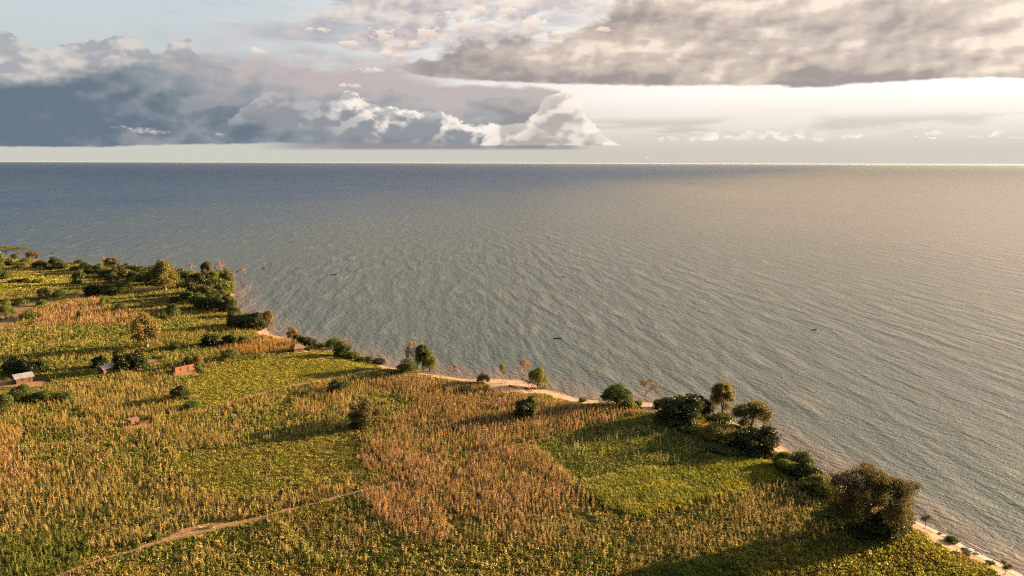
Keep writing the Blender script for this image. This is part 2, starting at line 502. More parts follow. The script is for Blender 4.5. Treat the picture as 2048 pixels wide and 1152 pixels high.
# coarse test first: exact distances only near the coast
sd_all = np.empty(fx_.size); w_all = np.empty(fx_.size)
dc, wc = seg_dist(fx_, fy_, cp[::4], cw[::4])
ins = inpoly(fx_, fy_, LAND)
near = dc < 60
dn, wn = seg_dist(fx_[near], fy_[near], cp, cw)
dc[near] = dn; wc[near] = wn
sd_all = np.where(ins, dc, -dc); w_all = wc
gz = height_from(sd_all, fx_, fy_)
gb = bare(fx_, fy_, sd_all, w_all)
nx, ny = len(gx), len(gy)
ii = (np.arange(nx - 1)[:, None] * ny + np.arange(ny - 1)[None, :]).ravel()
Q = np.stack([ii, ii + ny, ii + ny + 1, ii + 1], 1)
qs = sd_all[Q]
keep = qs.max(1) > -35
Q = Q[keep]; qs = qs[keep]; qw = w_all[Q].mean(1)
is_beach = qs.mean(1) < qw

def sheet(name, Qs, mat):
    used, inv = np.unique(Qs, return_inverse=True); inv = inv.reshape(Qs.shape)
    me = bpy.data.meshes.new(name)
    me.vertices.add(len(used))
    me.vertices.foreach_set('co', np.stack([fx_[used], fy_[used], gz[used]], 1).astype(np.float32).ravel())
    n = len(Qs)
    me.loops.add(n * 4); me.loops.foreach_set('vertex_index', inv.astype(np.int32).ravel())
    me.polygons.add(n); me.polygons.foreach_set('loop_start', np.arange(0, n * 4, 4, dtype=np.int32))
    me.polygons.foreach_set('loop_total', np.full(n, 4, dtype=np.int32))
    me.polygons.foreach_set('use_smooth', np.ones(n, bool))
    me.materials.append(mat)
    for nm, arr in (('bare', gb), ('shore', sd_all)):
        a = me.attributes.new(nm, 'FLOAT', 'POINT'); a.data.foreach_set('value', arr[used].astype(np.float32))
    me.update(calc_edges=True)
    return tag(link(name, me), kind='structure')

# ground material
m_ground, t, out = new_mat('ground_soil')
p = pos(t)
nb = noise(t, p, .35, 6, .6); nf = noise(t, p, 2.2, 5, .65); ng = noise(t, p, .05, 3, .5)
bareA = attr(t, 'bare'); sh_ = attr(t, 'shore')
veg = mixc(t, nf.ss(.35, .65), (.030, .034, .010), (.12, .095, .032))
veg = mixc(t, ng.ss(.4, .6) * .5, veg, (.10, .095, .02))
sand = mixc(t, nb.ss(.35, .65), (.40, .265, .185), (.52, .365, .265))
sand = mixc(t, nf.ss(.58, .75) * .6, sand, (.26, .17, .11))
soil = mixc(t, sh_.ss(14, 28), sand, mixc(t, nf.ss(.3, .7), (.27, .155, .085), (.40, .25, .145)))
wet = sh_.ss(1.8, .2)
soil = mixc(t, wet * .75, soil, (.20, .145, .105))
colr = mixc(t, (bareA * 1.25 + (nf - .5) * .7 - .1).ss(.3, .62), veg, soil)
b = principled(t, colr, .95, .15)
bump(t, b, nf * .5 + nb, .35, .8)
t.links.new(b.outputs[0], out.inputs[0])
ground = sheet('ground', Q[~is_beach], m_ground)
beach = sheet('beach', Q[is_beach], m_ground)

# ------------------------------------------------------------------ water
wx = axis(-500, 700, 12, -60000, 60000); wy = axis(100, 900, 12, -3000, 90000)
WX, WY = np.meshgrid(wx, wy, indexing='ij')
nwx, nwy = len(wx), len(wy)
ii = (np.arange(nwx - 1)[:, None] * nwy + np.arange(nwy - 1)[None, :]).ravel()
WQ = np.stack([ii, ii + nwy, ii + nwy + 1, ii + 1], 1)
m_water, t, out = new_mat('lake_water')
p = pos(t); px_, py_, pz_ = sep(t, p)
ca, sa = math.cos(R(26)), math.sin(R(26))
U = px_ * ca + py_ * sa            # across the crests, towards the open lake
V = py_ * ca - px_ * sa            # along the crests
cs, ss_ = math.cos(R(7)), math.sin(R(7))
U2 = px_ * cs + py_ * ss_; V2 = py_ * cs - px_ * ss_      # the longer swell, nearly square to the shore
warp = noise(t, comb(t, px_, py_, 0.0), .008, 3, .5)
wv2 = comb(t, U2 + warp * 12.0, V2 * .22 + warp * 3.0, 0.0)
swell = noise(t, wv2, .125, 2, .5, .0)
chop = noise(t, comb(t, U + V * .15, V * .55, 3.0), .62, 3, .6, .0)
rip = noise(t, comb(t, U, V * .7, 7.0), 2.1, 2, .6)
gust = noise(t, comb(t, px_, py_ * .5, 5.0), .0045, 3, .5).ss(.3, .7, .45, 1.25)
calm = (py_ + px_.abs() * .5).ss(300, 1500, 1.0, .30)
hgt = swell * (gust * 1.95 * calm) + chop * (calm * .60) + rip * .24
far = py_.ss(300, 6000)
sdw = attr(t, 'shore')
deep = mixc(t, sdw.ss(0, -22), (.18, .15, .13), (.088, .120, .128))
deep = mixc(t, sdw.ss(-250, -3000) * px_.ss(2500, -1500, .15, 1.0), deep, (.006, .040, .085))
light_noise = noise(t, comb(t, px_, py_ * .6, 2.0), .0018, 3, .5)
deep = mixc(t, (px_ + light_noise * 500.0 - 250.0).ss(-60, 620) * sdw.ss(-9000, -400), deep, (.205, .198, .176))     # sun sheen on the right-hand water, painted into the base colour
deep = mixc(t, (py_ * .6 - px_ * 1.2 + light_noise * 900.0 - 450.0).ss(350, 1900) * .95, deep, (.004, .046, .150))    # cloud shade and reflection on the far-left water, painted into the base colour
patch = noise(t, comb(t, px_, py_ * .45, 0.0), .008, 4, .55)
deep = mixc(t, patch.ss(.35, .65) * .15, deep, (.12, .13, .105))
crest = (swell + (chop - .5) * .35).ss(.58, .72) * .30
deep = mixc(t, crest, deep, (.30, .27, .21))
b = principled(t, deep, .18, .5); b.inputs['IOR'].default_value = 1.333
spl = sdw.ss(-300, -5000, .5, .36); t.links.new(spl.k, b.inputs['Specular IOR Level'])
rr = (far * .14 + .32); t.links.new(rr.k, b.inputs['Roughness'])
bn = bump(t, b, hgt, 1.0, 1.0)
t.links.new(b.outputs[0], out.inputs[0])
me = bpy.data.meshes.new('water')
me.vertices.add(nwx * nwy)
wX, wY = WX.ravel(), WY.ravel()
me.vertices.foreach_set('co', np.stack([wX, wY, np.zeros(wX.size)], 1).astype(np.float32).ravel())
n = len(WQ)
me.loops.add(n * 4); me.loops.foreach_set('vertex_index', WQ.astype(np.int32).ravel())
me.polygons.add(n); me.polygons.foreach_set('loop_start', np.arange(0, n * 4, 4, dtype=np.int32))
me.polygons.foreach_set('loop_total', np.full(n, 4, dtype=np.int32))
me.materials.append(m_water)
dW, _ = seg_dist(wX, wY, cp[::3], cw[::3])
dW = np.where(inpoly(wX, wY, LAND), dW, -dW)
a = me.attributes.new('shore', 'FLOAT', 'POINT'); a.data.foreach_set('value', dW.astype(np.float32))
me.update(calc_edges=True)
tag(link('water', me), kind='structure')
#==MORE==
# ------------------------------------------------------------------ surf along the waterline
m_foam, t, out = new_mat('foam')
b = principled(t, (.62, .56, .50), .7, .3)
t.links.new(b.outputs[0], out.inputs[0])
def ribbon(name, pts, off_a, off_b, z, gaps, mat, zf=None):
    V, Fc = [], []; prev = None
    n = len(pts)
    tan = np.gradient(pts, axis=0); tan /= np.linalg.norm(tan, axis=1)[:, None] + 1e-9
    nor = np.stack([-tan[:, 1], tan[:, 0]], 1)
    for i in range(n):
        a = pts[i] + nor[i] * off_a[i]; c = pts[i] + nor[i] * off_b[i]
        za = z if zf is None else zf[0][i]; zc = z if zf is None else zf[1][i]
        if gaps[i]: prev = None; continue
        k = len(V); V += [(*a, za), (*c, zc)]
        if prev is not None: Fc.append((prev, prev + 1, k + 1, k))
        prev = k
    return mesh_from(name, V, Fc, mat)
seg = cp[(cp[:, 0] > -460) & (cp[:, 1] < 700) & (cp[:, 1] > 90)]
fine = []
for i in range(len(seg) - 1):
    for k in range(8): fine.append(seg[i] + (seg[i + 1] - seg[i]) * k / 8)
fine = np.array(fine)
for _ in range(6): fine[1:-1] = (fine[:-2] + 2 * fine[1:-1] + fine[2:]) / 4
tn = np.gradient(fine, axis=0); tn /= np.linalg.norm(tn, axis=1)[:, None]
nr = np.stack([-tn[:, 1], tn[:, 0]], 1)
dd_, _ = coast_sd(fine[:, 0] + nr[:, 0] * 3, fine[:, 1] + nr[:, 1] * 3)
sgn = 1.0 if dd_.mean() < 0 else -1.0           # +1: nor points to the lake
arc = np.concatenate([[0], np.cumsum(np.linalg.norm(np.diff(fine, axis=0), axis=1))])
nz = lambda s, k: vnoise(arc, arc * 0 + k, s, 3, k)
rt = sstep(60, 95, fine[:, 0]) * sstep(185, 150, fine[:, 1])
parts = []
w1 = .15 + nz(9, 1) * .6 + rt * (.7 + nz(14, 2) * 1.1)
parts.append(ribbon('surf', fine, sgn * (-.5 - rt * .9 + nz(5, 3) * .4), sgn * (-.5 + w1), .05, (nz(22, 4) < .40 - rt * .2), m_foam))
parts.append(ribbon('surf', fine, sgn * (2.2 + nz(12, 6) * 2.4), sgn * (2.3 + nz(12, 6) * 2.4 + nz(3, 7) * .25), .04, (nz(9, 8) < .64), m_foam))
parts.append(ribbon('surf', fine, sgn * (5.2 + nz(18, 9) * 4), sgn * (5.3 + nz(18, 9) * 4 + nz(3, 5) * .2), .04, (nz(7, 12) < .70), m_foam))
import bmesh
bm = bmesh.new()
for me in parts: bm.from_mesh(me)
me = bpy.data.meshes.new('surf'); bm.to_mesh(me); bm.free(); me.materials.append(m_foam)
tag(link('surf', me), 'thin broken line of white foam washing up the sandy waterline', 'surf', kind='stuff')

# trails and road as their own sheets, a few cm above the soil
m_path, t, out = new_mat('trodden_earth')
p = pos(t); nf = noise(t, p, 1.4, 6, .6); nb = noise(t, p, .25, 3, .5)
pc = mixc(t, nf.ss(.35, .68), (.22, .14, .08), (.35, .23, .14))
pc = mixc(t, (nf + nb - .5).ss(.60, .70) * .6, pc, (.15, .13, .055))
b = principled(t, pc, .95, .1); bump(t, b, nf, .12); t.links.new(b.outputs[0], out.inputs[0])
def densify(p, w, k=6):
    P_, W_ = [], []
    for i in range(len(p) - 1):
        for j in range(k): P_.append(p[i] + (p[i + 1] - p[i]) * j / k); W_.append(w[i] + (w[i + 1] - w[i]) * j / k)
    P_ = np.array(P_); W_ = np.array(W_)
    for _ in range(3): P_[1:-1] = (P_[:-2] + 2 * P_[1:-1] + P_[2:]) / 4
    return P_, W_
def path(name, pl, w):
    p, w = densify(pl, w, 10); p = p[:, :2] if p.shape[1] > 2 else p
    jit = vnoise(np.arange(len(p)) * 1.0, np.arange(len(p)) * .3, 3, 2, 3) - .5
    a, b_ = w * (1 + jit * .7), -w * (1 - jit * .5)
    tn = np.gradient(p, axis=0); tn /= np.linalg.norm(tn, axis=1)[:, None]; nr = np.stack([-tn[:, 1], tn[:, 0]], 1)
    A = p + nr * a[:, None]; B = p + nr * b_[:, None]
    za = height(A[:, 0], A[:, 1]) + .05; zb = height(B[:, 0], B[:, 1]) + .05
    me = ribbon(name, p, a, b_, 0, np.zeros(len(p), bool), m_path, (za, zb))
    tag(link(name, me), kind='structure')
TRAIL = TRAIL[:, :2]; ROAD = ROAD[:, :2]; EDGE = EDGE[:, :2]
path('footpath', TRAIL, TRAIL_W * .6)
path('dirt_road', ROAD, np.full(len(ROAD), 4.8))

# ------------------------------------------------------------------ foliage materials
def leaf_mat(name, c1, c2, trans=.35, inst=False, rough=.6, nscale=.35):
    m, t, out = new_mat(name)
    oi = t.nodes.new('ShaderNodeObjectInfo'); rnd = S(t, oi.outputs['Random'])
    p = pos(t); nf = noise(t, p, nscale, 3, .6); n2 = noise(t, p, 3.0, 2, .6)
    if inst:
        n = t.nodes.new('ShaderNodeAttribute'); n.attribute_name = 'tint'; n.attribute_type = 'INSTANCER'
        base = S(t, n.outputs['Color'])
        c = scalec(t, base, n2.ss(.3, .7, .75, 1.3))
    else:
        c = mixc(t, (nf * .7 + n2 * .5 + rnd * .25 - .2).ss(.25, .75), c1, c2)
    d = t.nodes.new('ShaderNodeBsdfDiffuse'); t.links.new(c.k, d.inputs[0])
    tr = t.nodes.new('ShaderNodeBsdfTranslucent')
    tcx = scalec(t, c, 1.15); t.links.new(tcx.k, tr.inputs[0])
    mx = t.nodes.new('ShaderNodeMixShader'); mx.inputs[0].default_value = trans
    t.links.new(d.outputs[0], mx.inputs[1]); t.links.new(tr.outputs[0], mx.inputs[2])
    gl_ = t.nodes.new('ShaderNodeBsdfGlossy'); gl_.inputs['Roughness'].default_value = .45
    gl_.inputs[0].default_value = (.6, .6, .6, 1)
    m2 = t.nodes.new('ShaderNodeMixShader'); m2.inputs[0].default_value = .04
    t.links.new(mx.outputs[0], m2.inputs[1]); t.links.new(gl_.outputs[0], m2.inputs[2])
    t.links.new(m2.outputs[0], out.inputs[0])
    return m
LM = {
 'dark': leaf_mat('leaf_dark', (.020, .032, .008), (.072, .088, .018), .25),
 'green': leaf_mat('leaf_green', (.045, .075, .015), (.115, .145, .028), .35),
 'lush': leaf_mat('leaf_lush', (.075, .11, .018), (.18, .19, .035), .4),
 'olive': leaf_mat('leaf_olive', (.10, .105, .025), (.23, .20, .05), .4),
 'khaki': leaf_mat('leaf_khaki', (.13, .11, .032), (.27, .21, .065), .35),
 'umber': leaf_mat('leaf_umber', (.062, .060, .020), (.15, .125, .042), .3),
 'dry': leaf_mat('leaf_dry', (.26, .18, .11), (.42, .29, .17), .35),
 'pink': leaf_mat('leaf_pink', (.30, .19, .13), (.44, .28, .19), .35),
}
m_crop = leaf_mat('crop_leaf', None, None, .35, inst=True)
def bark(name, c1, c2):
    m, t, out = new_mat(name)
    p = pos(t); n1 = noise(t, comb(t, *[a * b for a, b in zip(sep(t, p), (4.0, 4.0, .8))]), 1.0, 5, .6)
    b = principled(t, mixc(t, n1.ss(.3, .7), c1, c2), .9, .15); bump(t, b, n1, .05)
    t.links.new(b.outputs[0], out.inputs[0]); return m
BK = {'brown': bark('bark_brown', (.07, .05, .035), (.17, .125, .085)), 'pale': bark('bark_pale', (.26, .20, .15), (.46, .37, .28)),
      'grey': bark('bark_grey', (.15, .12, .10), (.30, .25, .21)), 'black': bark('bark_wet', (.025, .02, .016), (.07, .055, .045))}

# ------------------------------------------------------------------ plant geometry
def leaf_quads(C_, N_, size, aspect, r_):
    """quads centred on C_ facing N_"""
    n = len(C_)
    N_ = N_ / (np.linalg.norm(N_, axis=1)[:, None] + 1e-9)
    t1 = np.cross(N_, r_.normal(size=(n, 3))); t1 /= np.linalg.norm(t1, axis=1)[:, None] + 1e-9
    t2 = np.cross(N_, t1)
    s = size * r_.uniform(.6, 1.35, (n, 1)); a = s * aspect
    return np.stack([C_ - t1 * s, C_ - t2 * a, C_ + t1 * s, C_ + t2 * a], 1)

def tube(V, Fc, p0, p1, r0, r1, k=4):
    p0 = np.array(p0, float); p1 = np.array(p1, float)
    d = p1 - p0; L = np.linalg.norm(d); d = d / (L + 1e-9)
    a = np.cross(d, (0, 0, 1) if abs(d[2]) < .9 else (1, 0, 0)); a /= np.linalg.norm(a); b_ = np.cross(d, a)
    s = len(V)
    for q, r in ((p0, r0), (p1, r1)):
        for i in range(k):
            th = 2 * math.pi * i / k
            V.append(q + (a * math.cos(th) + b_ * math.sin(th)) * r)
    for i in range(k):
        j = (i + 1) % k; Fc.append((s + i, s + j, s + k + j, s + k + i))

def grow(V, Fc, tips, p, d, L, r, depth, rr, spread=.6, up=.12, kids=(2, 3), short=.76, wig=.18, minr=.02):
    """recursive limb: two bent segments, then forks"""
    d = d / np.linalg.norm(d)
    q = p
    for s in range(2):
        d = d + rr.normal(size=3) * wig + np.array((0, 0, up)); d /= np.linalg.norm(d)
        n = q + d * L * .5; r1 = max(minr, r * .83)
        tube(V, Fc, q, n, r, r1, 5 if r > .12 else 3); q = n; r = r1
        if depth <= 2: tips.append((q.copy(), d.copy(), depth))
    if depth == 0: return
    for i in range(rr.integers(kids[0], kids[1] + 1)):
        nd = d + rr.normal(size=3) * spread
        grow(V, Fc, tips, q, nd, L * short * rr.uniform(.8, 1.2), max(minr, r * .72), depth - 1, rr, spread, up, kids, short, wig, minr)

def tips_leaves(tips, per, rad, size, rr, flat=.7, aspect=.5, upn=.5):
    C_ = []
    for q, d, dep in tips:
        k = per if dep <= 1 else per // 2
        C_.append(q + rr.normal(size=(k, 3)) * np.array((rad, rad, rad * flat)))
    C_ = np.vstack(C_); N_ = rr.normal(size=C_.shape) + np.array((0, 0, upn))
    return leaf_quads(C_, N_, size, aspect, rr)

def lobes_leaves(lobes, n, size, rr, aspect=.6, rough=.12, hole=.5):
    L = np.array(lobes); A = L[:, 3] * L[:, 5]; pr = A / A.sum()
    idx = rr.choice(len(L), n, p=pr)
    dv = rr.normal(size=(n, 3)); dv[:, 2] = np.abs(dv[:, 2]) * np.where(rr.random(n) < .78, 1, -1); dv /= np.linalg.norm(dv, axis=1)[:, None]
    rad = rr.uniform(.72, 1.0, (n, 1)) ** .5 + rr.normal(0, rough, (n, 1)) * .5
    C_ = L[idx, :3] + dv * L[idx, 3:6] * rad
    keep = C_[:, 2] > 0.05
    # shaggy sprays standing out of the surface
    C_, dv = C_[keep], dv[keep]
    N_ = dv * .8 + rr.normal(size=C_.shape) * .75
    return leaf_quads(C_, N_, size, aspect, rr)

def inner_blob(lobes, mat, name, shrink=.62):
    """dark interior twig mass so dense crowns are not see-through"""
    V, Fc = [], []
    for cx, cy, cz, rx, ry, rz in lobes:
        s = len(V); ns, nr_ = 7, 5
        for i in range(nr_ + 1):
            ph = math.pi * i / nr_
            for j in range(ns):
                th = 2 * math.pi * j / ns + i * .4
                k = shrink * random.uniform(.85, 1.1)
                V.append((cx + rx * k * math.sin(ph) * math.cos(th), cy + ry * k * math.sin(ph) * math.sin(th), max(.02, cz + rz * k * math.cos(ph))))
        for i in range(nr_):
            for j in range(ns):
                a = s + i * ns + j; b_ = s + i * ns + (j + 1) % ns
                Fc.append((a, b_, b_ + ns, a + ns))
    return V, Fc

def mesh_join(name, quads, V, Fc, mats):
    """leaf quads (material 0) plus an inner mass (material 0 too)"""
    base = quads.reshape(-1, 3); n = len(quads)
    V2 = np.vstack([base, np.array(V)]) if len(V) else base
    F1 = np.arange(n * 4).reshape(n, 4)
    F2 = np.array(Fc) + n * 4 if len(Fc) else np.zeros((0, 4), int)
    FF = np.vstack([F1, F2]); m = len(FF)
    me = bpy.data.meshes.new(name)
    me.vertices.add(len(V2)); me.vertices.foreach_set('co', V2.astype(np.float32).ravel())
    me.loops.add(m * 4); me.loops.foreach_set('vertex_index', FF.astype(np.int32).ravel())
    me.polygons.add(m); me.polygons.foreach_set('loop_start', np.arange(0, m * 4, 4, dtype=np.int32))
    me.polygons.foreach_set('loop_total', np.full(m, 4, dtype=np.int32))
    for q in mats: me.materials.append(q)
    me.update(calc_edges=True)
    return me

def rand_lobes(k, W, H, z0, rr, sz=(.22, .38), flat=.8, dome=True):
    L = []
    for i in range(k):
        th = 2 * math.pi * (i / k) + rr.uniform(-.4, .4); u = rr.uniform(.15, 1.0) ** .7
        rx = W * .5 * rr.uniform(*sz) * 1.6
        rad = (W * .5 - rx * .75) * u
        hz = z0 + (H - z0) * ((1 - .55 * u * u) if dome else rr.uniform(.4, 1)) * rr.uniform(.72, 1.0) - rx * flat * .6
        L.append((rad * math.cos(th), rad * math.sin(th), max(hz, rx * .4), rx, rx * rr.uniform(.85, 1.15), rx * flat * rr.uniform(.85, 1.15)))
    return L

PROTO = {}
def add_proto(kind, crown, trunk, H, W, leafname='crown'):
    PROTO.setdefault(kind, []).append((crown, trunk, H, W, leafname))
def extents(q):
    z = q.reshape(-1, 3); return float(np.percentile(z[:, 2], 99.5)), float(np.percentile(np.abs(z[:, 0]), 99.0) * 2)

for v in range(3):      # dense, round, dark: mango-like, foliage to the ground
    rr = np.random.default_rng(20 + v)
    L = rand_lobes(20, 9.0, 8.0, 1.0, rr, (.16, .34), .8, False) + rand_lobes(9, 9.2, 3.4, .6, rr, (.20, .32))
    q = lobes_leaves(L, 6500, .30, rr, .6, .22)
    V, Fc = inner_blob(L, None, '')
    tv, tf = [], []
    for i in range(4): tube(tv, tf, (0, 0, -.3), (rr.normal() * 1.2, rr.normal() * 1.2, 3.5), .32 - i * .04, .12, 6)
    h, w = extents(q); add_proto('dense', mesh_join('crown', q, V, Fc, [LM['dark']]), mesh_from('trunk', tv, tf, BK['brown']), h, w)
for v in range(3):      # airy thorn-tree with feathery layered sprays
    rr = np.random.default_rng(40 + v)
    tv, tf, tips = [], [], []
    tube(tv, tf, (0, 0, -.4), (.1, 0, 1.7), .34, .26, 7)
    for i in range(4):
        a = 2 * math.pi * i / 4 + rr.uniform(-.4, .4)
        grow(tv, tf, tips, np.array((.1, 0, 1.6)), np.array((math.cos(a) * .75, math.sin(a) * .75, 1.0)), 1.9, .18, 4, rr, .52, .05, (2, 3), .78)
    q = tips_leaves(tips, 34, .48, .19, rr, .6, .45, .8)
    h, w = extents(q); add_proto('airy', mesh_join('crown', q, [], [], [LM['olive']]), mesh_from('trunk', tv, tf, BK['brown']), h, w)
for v in range(2):      # rounded medium tree, leafy down low
    rr = np.random.default_rng(60 + v)
    tv, tf, tips = [], [], []
    tube(tv, tf, (0, 0, -.4), (0, .1, 1.2), .4, .3, 7)
    for i in range(5):
        a = 2 * math.pi * i / 5 + rr.uniform(-.4, .4)
        grow(tv, tf, tips, np.array((0, .1, 1.1)), np.array((math.cos(a) * .9, math.sin(a) * .9, .8)), 1.7, .18, 3, rr, .6, .03, (2, 3), .8)
    L = rand_lobes(13, 8.4, 8.0, 1.6, rr)
    q = np.vstack([tips_leaves(tips, 12, .5, .22, rr, .8, .5, .3), lobes_leaves(L, 4200, .24, rr, .5, .2)])
    h, w = extents(q); add_proto('round', mesh_join('crown', q, [], [], [LM['green']]), mesh_from('trunk', tv, tf, BK['brown']), h, w)
for v in range(2):      # tall oval crown on a visible pale trunk
    rr = np.random.default_rng(70 + v)
    tv, tf, tips = [], [], []
    tube(tv, tf, (0, 0, -.4), (.1, 0, 2.4), .55, .36, 8); tube(tv, tf, (.1, 0, 2.4), (0, .1, 4.4), .36, .25, 7)
    for i in range(6):
        a = 2 * math.pi * i / 6 + rr.uniform(-.4, .4)
        grow(tv, tf, tips, np.array((.05, .05, 2.2 + i * .35)), np.array((math.cos(a) * .8, math.sin(a) * .8, 1.0)), 1.8, .16, 3, rr, .5, .06, (2, 3), .8)
    L = [(lx, ly, lz + .6, a, b_, c * 1.2) for lx, ly, lz, a, b_, c in rand_lobes(18, 7.4, 9.4, 1.8, rr, (.20, .32), 1.0)] + [(2.2 * math.cos(k_), 2.2 * math.sin(k_), 2.6, 1.7, 1.7, 1.5) for k_ in (0, 1.3, 2.6, 3.9, 5.2)]
    q = np.vstack([tips_leaves(tips, 14, .5, .22, rr, .8, .5, .3), lobes_leaves(L, 9000, .24, rr, .5, .22)])
    h, w = extents(q); add_proto('oval', mesh_join('crown', q, [], [], [LM['khaki']]), mesh_from('trunk', tv, tf, BK['pale']), h, w)
for v in range(3):      # nearly leafless, fine twigs
    rr = np.random.default_rng(80 + v)
    tv, tf, tips = [], [], []
    tube(tv, tf, (0, 0, -.4), (.15, 0, 2.2), .24, .18, 6)
    for i in range(3):
        a = 2 * math.pi * i / 3 + rr.uniform(-.5, .5)
        grow(tv, tf, tips, np.array((.15, 0, 2.1)), np.array((math.cos(a) * .5, math.sin(a) * .5, 1.2)), 1.7, .15, 5, rr, .42, .05, (2, 3), .78, .16, .034)
    q = tips_leaves([tp for tp in tips if tp[2] <= 1], 4, .20, .10, rr, .8, .6, .2)
    h, w = extents(q); add_proto('bare', mesh_join('crown', q, [], [], [LM['pink']]), mesh_from('trunk', tv, tf, BK['pale']), h, w)
for v in range(2):      # thin upright young tree
    rr = np.random.default_rng(90 + v)
    tv, tf, tips = [], [], []
    tube(tv, tf, (0, 0, -.3), (.1, 0, 2.6), .13, .09, 5)
    for i in range(4):
        a = 2 * math.pi * i / 4
        grow(tv, tf, tips, np.array((.1, 0, 2.2 + i * .6)), np.array((math.cos(a) * .45, math.sin(a) * .45, 1.0)), 1.0, .06, 2, rr, .4, .1, (2, 3), .8)
    tube(tv, tf, (.1, 0, 2.6), (.1, 0, 4.8), .09, .04, 5)
    q = tips_leaves(tips, 22, .38, .15, rr, 1.0, .5, .3)
    h, w = extents(q); add_proto('slim', mesh_join('crown', q, [], [], [LM['lush']]), mesh_from('trunk', tv, tf, BK['grey']), h, w)
for v in range(2):      # flat umbrella thorn tree
    rr = np.random.default_rng(100 + v)
    tv, tf, tips = [], [], []
    tube(tv, tf, (0, 0, -.4), (.2, 0, 2.8), .3, .2, 6)
    for i in range(6):
        a = 2 * math.pi * i / 6 + rr.uniform(-.3, .3)
        e = np.array((math.cos(a) * 4.4, math.sin(a) * 4.4, 6.3)) + rr.normal(size=3) * .3
        mdl = np.array((math.cos(a) * 1.8, math.sin(a) * 1.8, 4.8))
        tube(tv, tf, (.2, 0, 2.7), mdl, .14, .10, 5); tube(tv, tf, mdl, e, .10, .05, 4)
    n = 4200; a = rr.uniform(0, 2 * math.pi, n); r = 6.2 * rr.uniform(0, 1, n) ** .55 * (1 + .12 * np.sin(a * 5 + v))
    C_ = np.stack([r * np.cos(a), r * np.sin(a), 6.8 - .035 * r * r + rr.normal(0, .28, n)], 1)
    q = leaf_quads(C_, rr.normal(size=(n, 3)) * .5 + (0, 0, 1), .2, .5, rr)
    h, w = extents(q); add_proto('umbrella', mesh_join('crown', q, [], [], [LM['olive']]), mesh_from('trunk', tv, tf, BK['brown']), h, w)
for v in range(4):      # shrub mounds
    rr = np.random.default_rng(120 + v)
    L = rand_lobes(8, 4.4, 2.7, .1, rr, (.26, .44), .85)
    q = lobes_leaves(L, 1900, .19, rr, .6, .3)
    V, Fc = inner_blob(L, None, '', .6)
    sv, sf = [], []
    for i in range(7): tube(sv, sf, (rr.normal() * .2, rr.normal() * .2, -.2), (rr.normal() * 1.0, rr.normal() * 1.0, rr.uniform(1.0, 2.1)), .05, .02, 3)
    h, w = extents(q); add_proto('shrub', mesh_join('foliage', q, V, Fc, [LM['green']]), mesh_from('stem', sv, sf, BK['brown']), h, w, 'foliage')
for v in range(2):      # loose, spiky shrub with bare branches on one side
    rr = np.random.default_rng(140 + v)
    sv, sf, tips = [], [], []
    for i in range(8):
        a = 2 * math.pi * i / 8
        grow(sv, sf, tips, np.array((0, 0, -.1)), np.array((math.cos(a) * .9, math.sin(a) * .9, .9)), 1.5, .09, 3, rr, .4, .03, (2, 3), .75, .15, .02)
    q = tips_leaves(tips, 20, .34, .15, rr, .8, .5, .3)
    h, w = extents(q); add_proto('loose', mesh_join('foliage', q, [], [], [LM['umber']]), mesh_from('stem', sv, sf, BK['grey']), h, w, 'foliage')
for v in range(2):      # drowned or fallen snag, no leaves
    rr = np.random.default_rng(150 + v)
    sv, sf, tips = [], [], []
    for i in range(4):
        a = 2 * math.pi * i / 4 + rr.uniform(-.5, .5)
        grow(sv, sf, tips, np.array((rr.normal() * .5, rr.normal() * .5, -.4)), np.array((math.cos(a) * .7, math.sin(a) * .7, 1.0)), 1.4, .12, 3, rr, .6, .0, (2, 2), .7, .25, .03)
    z = np.array(sv); add_proto('snag', None, mesh_from('snag', sv, sf, BK['black']), float(z[:, 2].max()), float(np.abs(z[:, :2]).max() * 2))

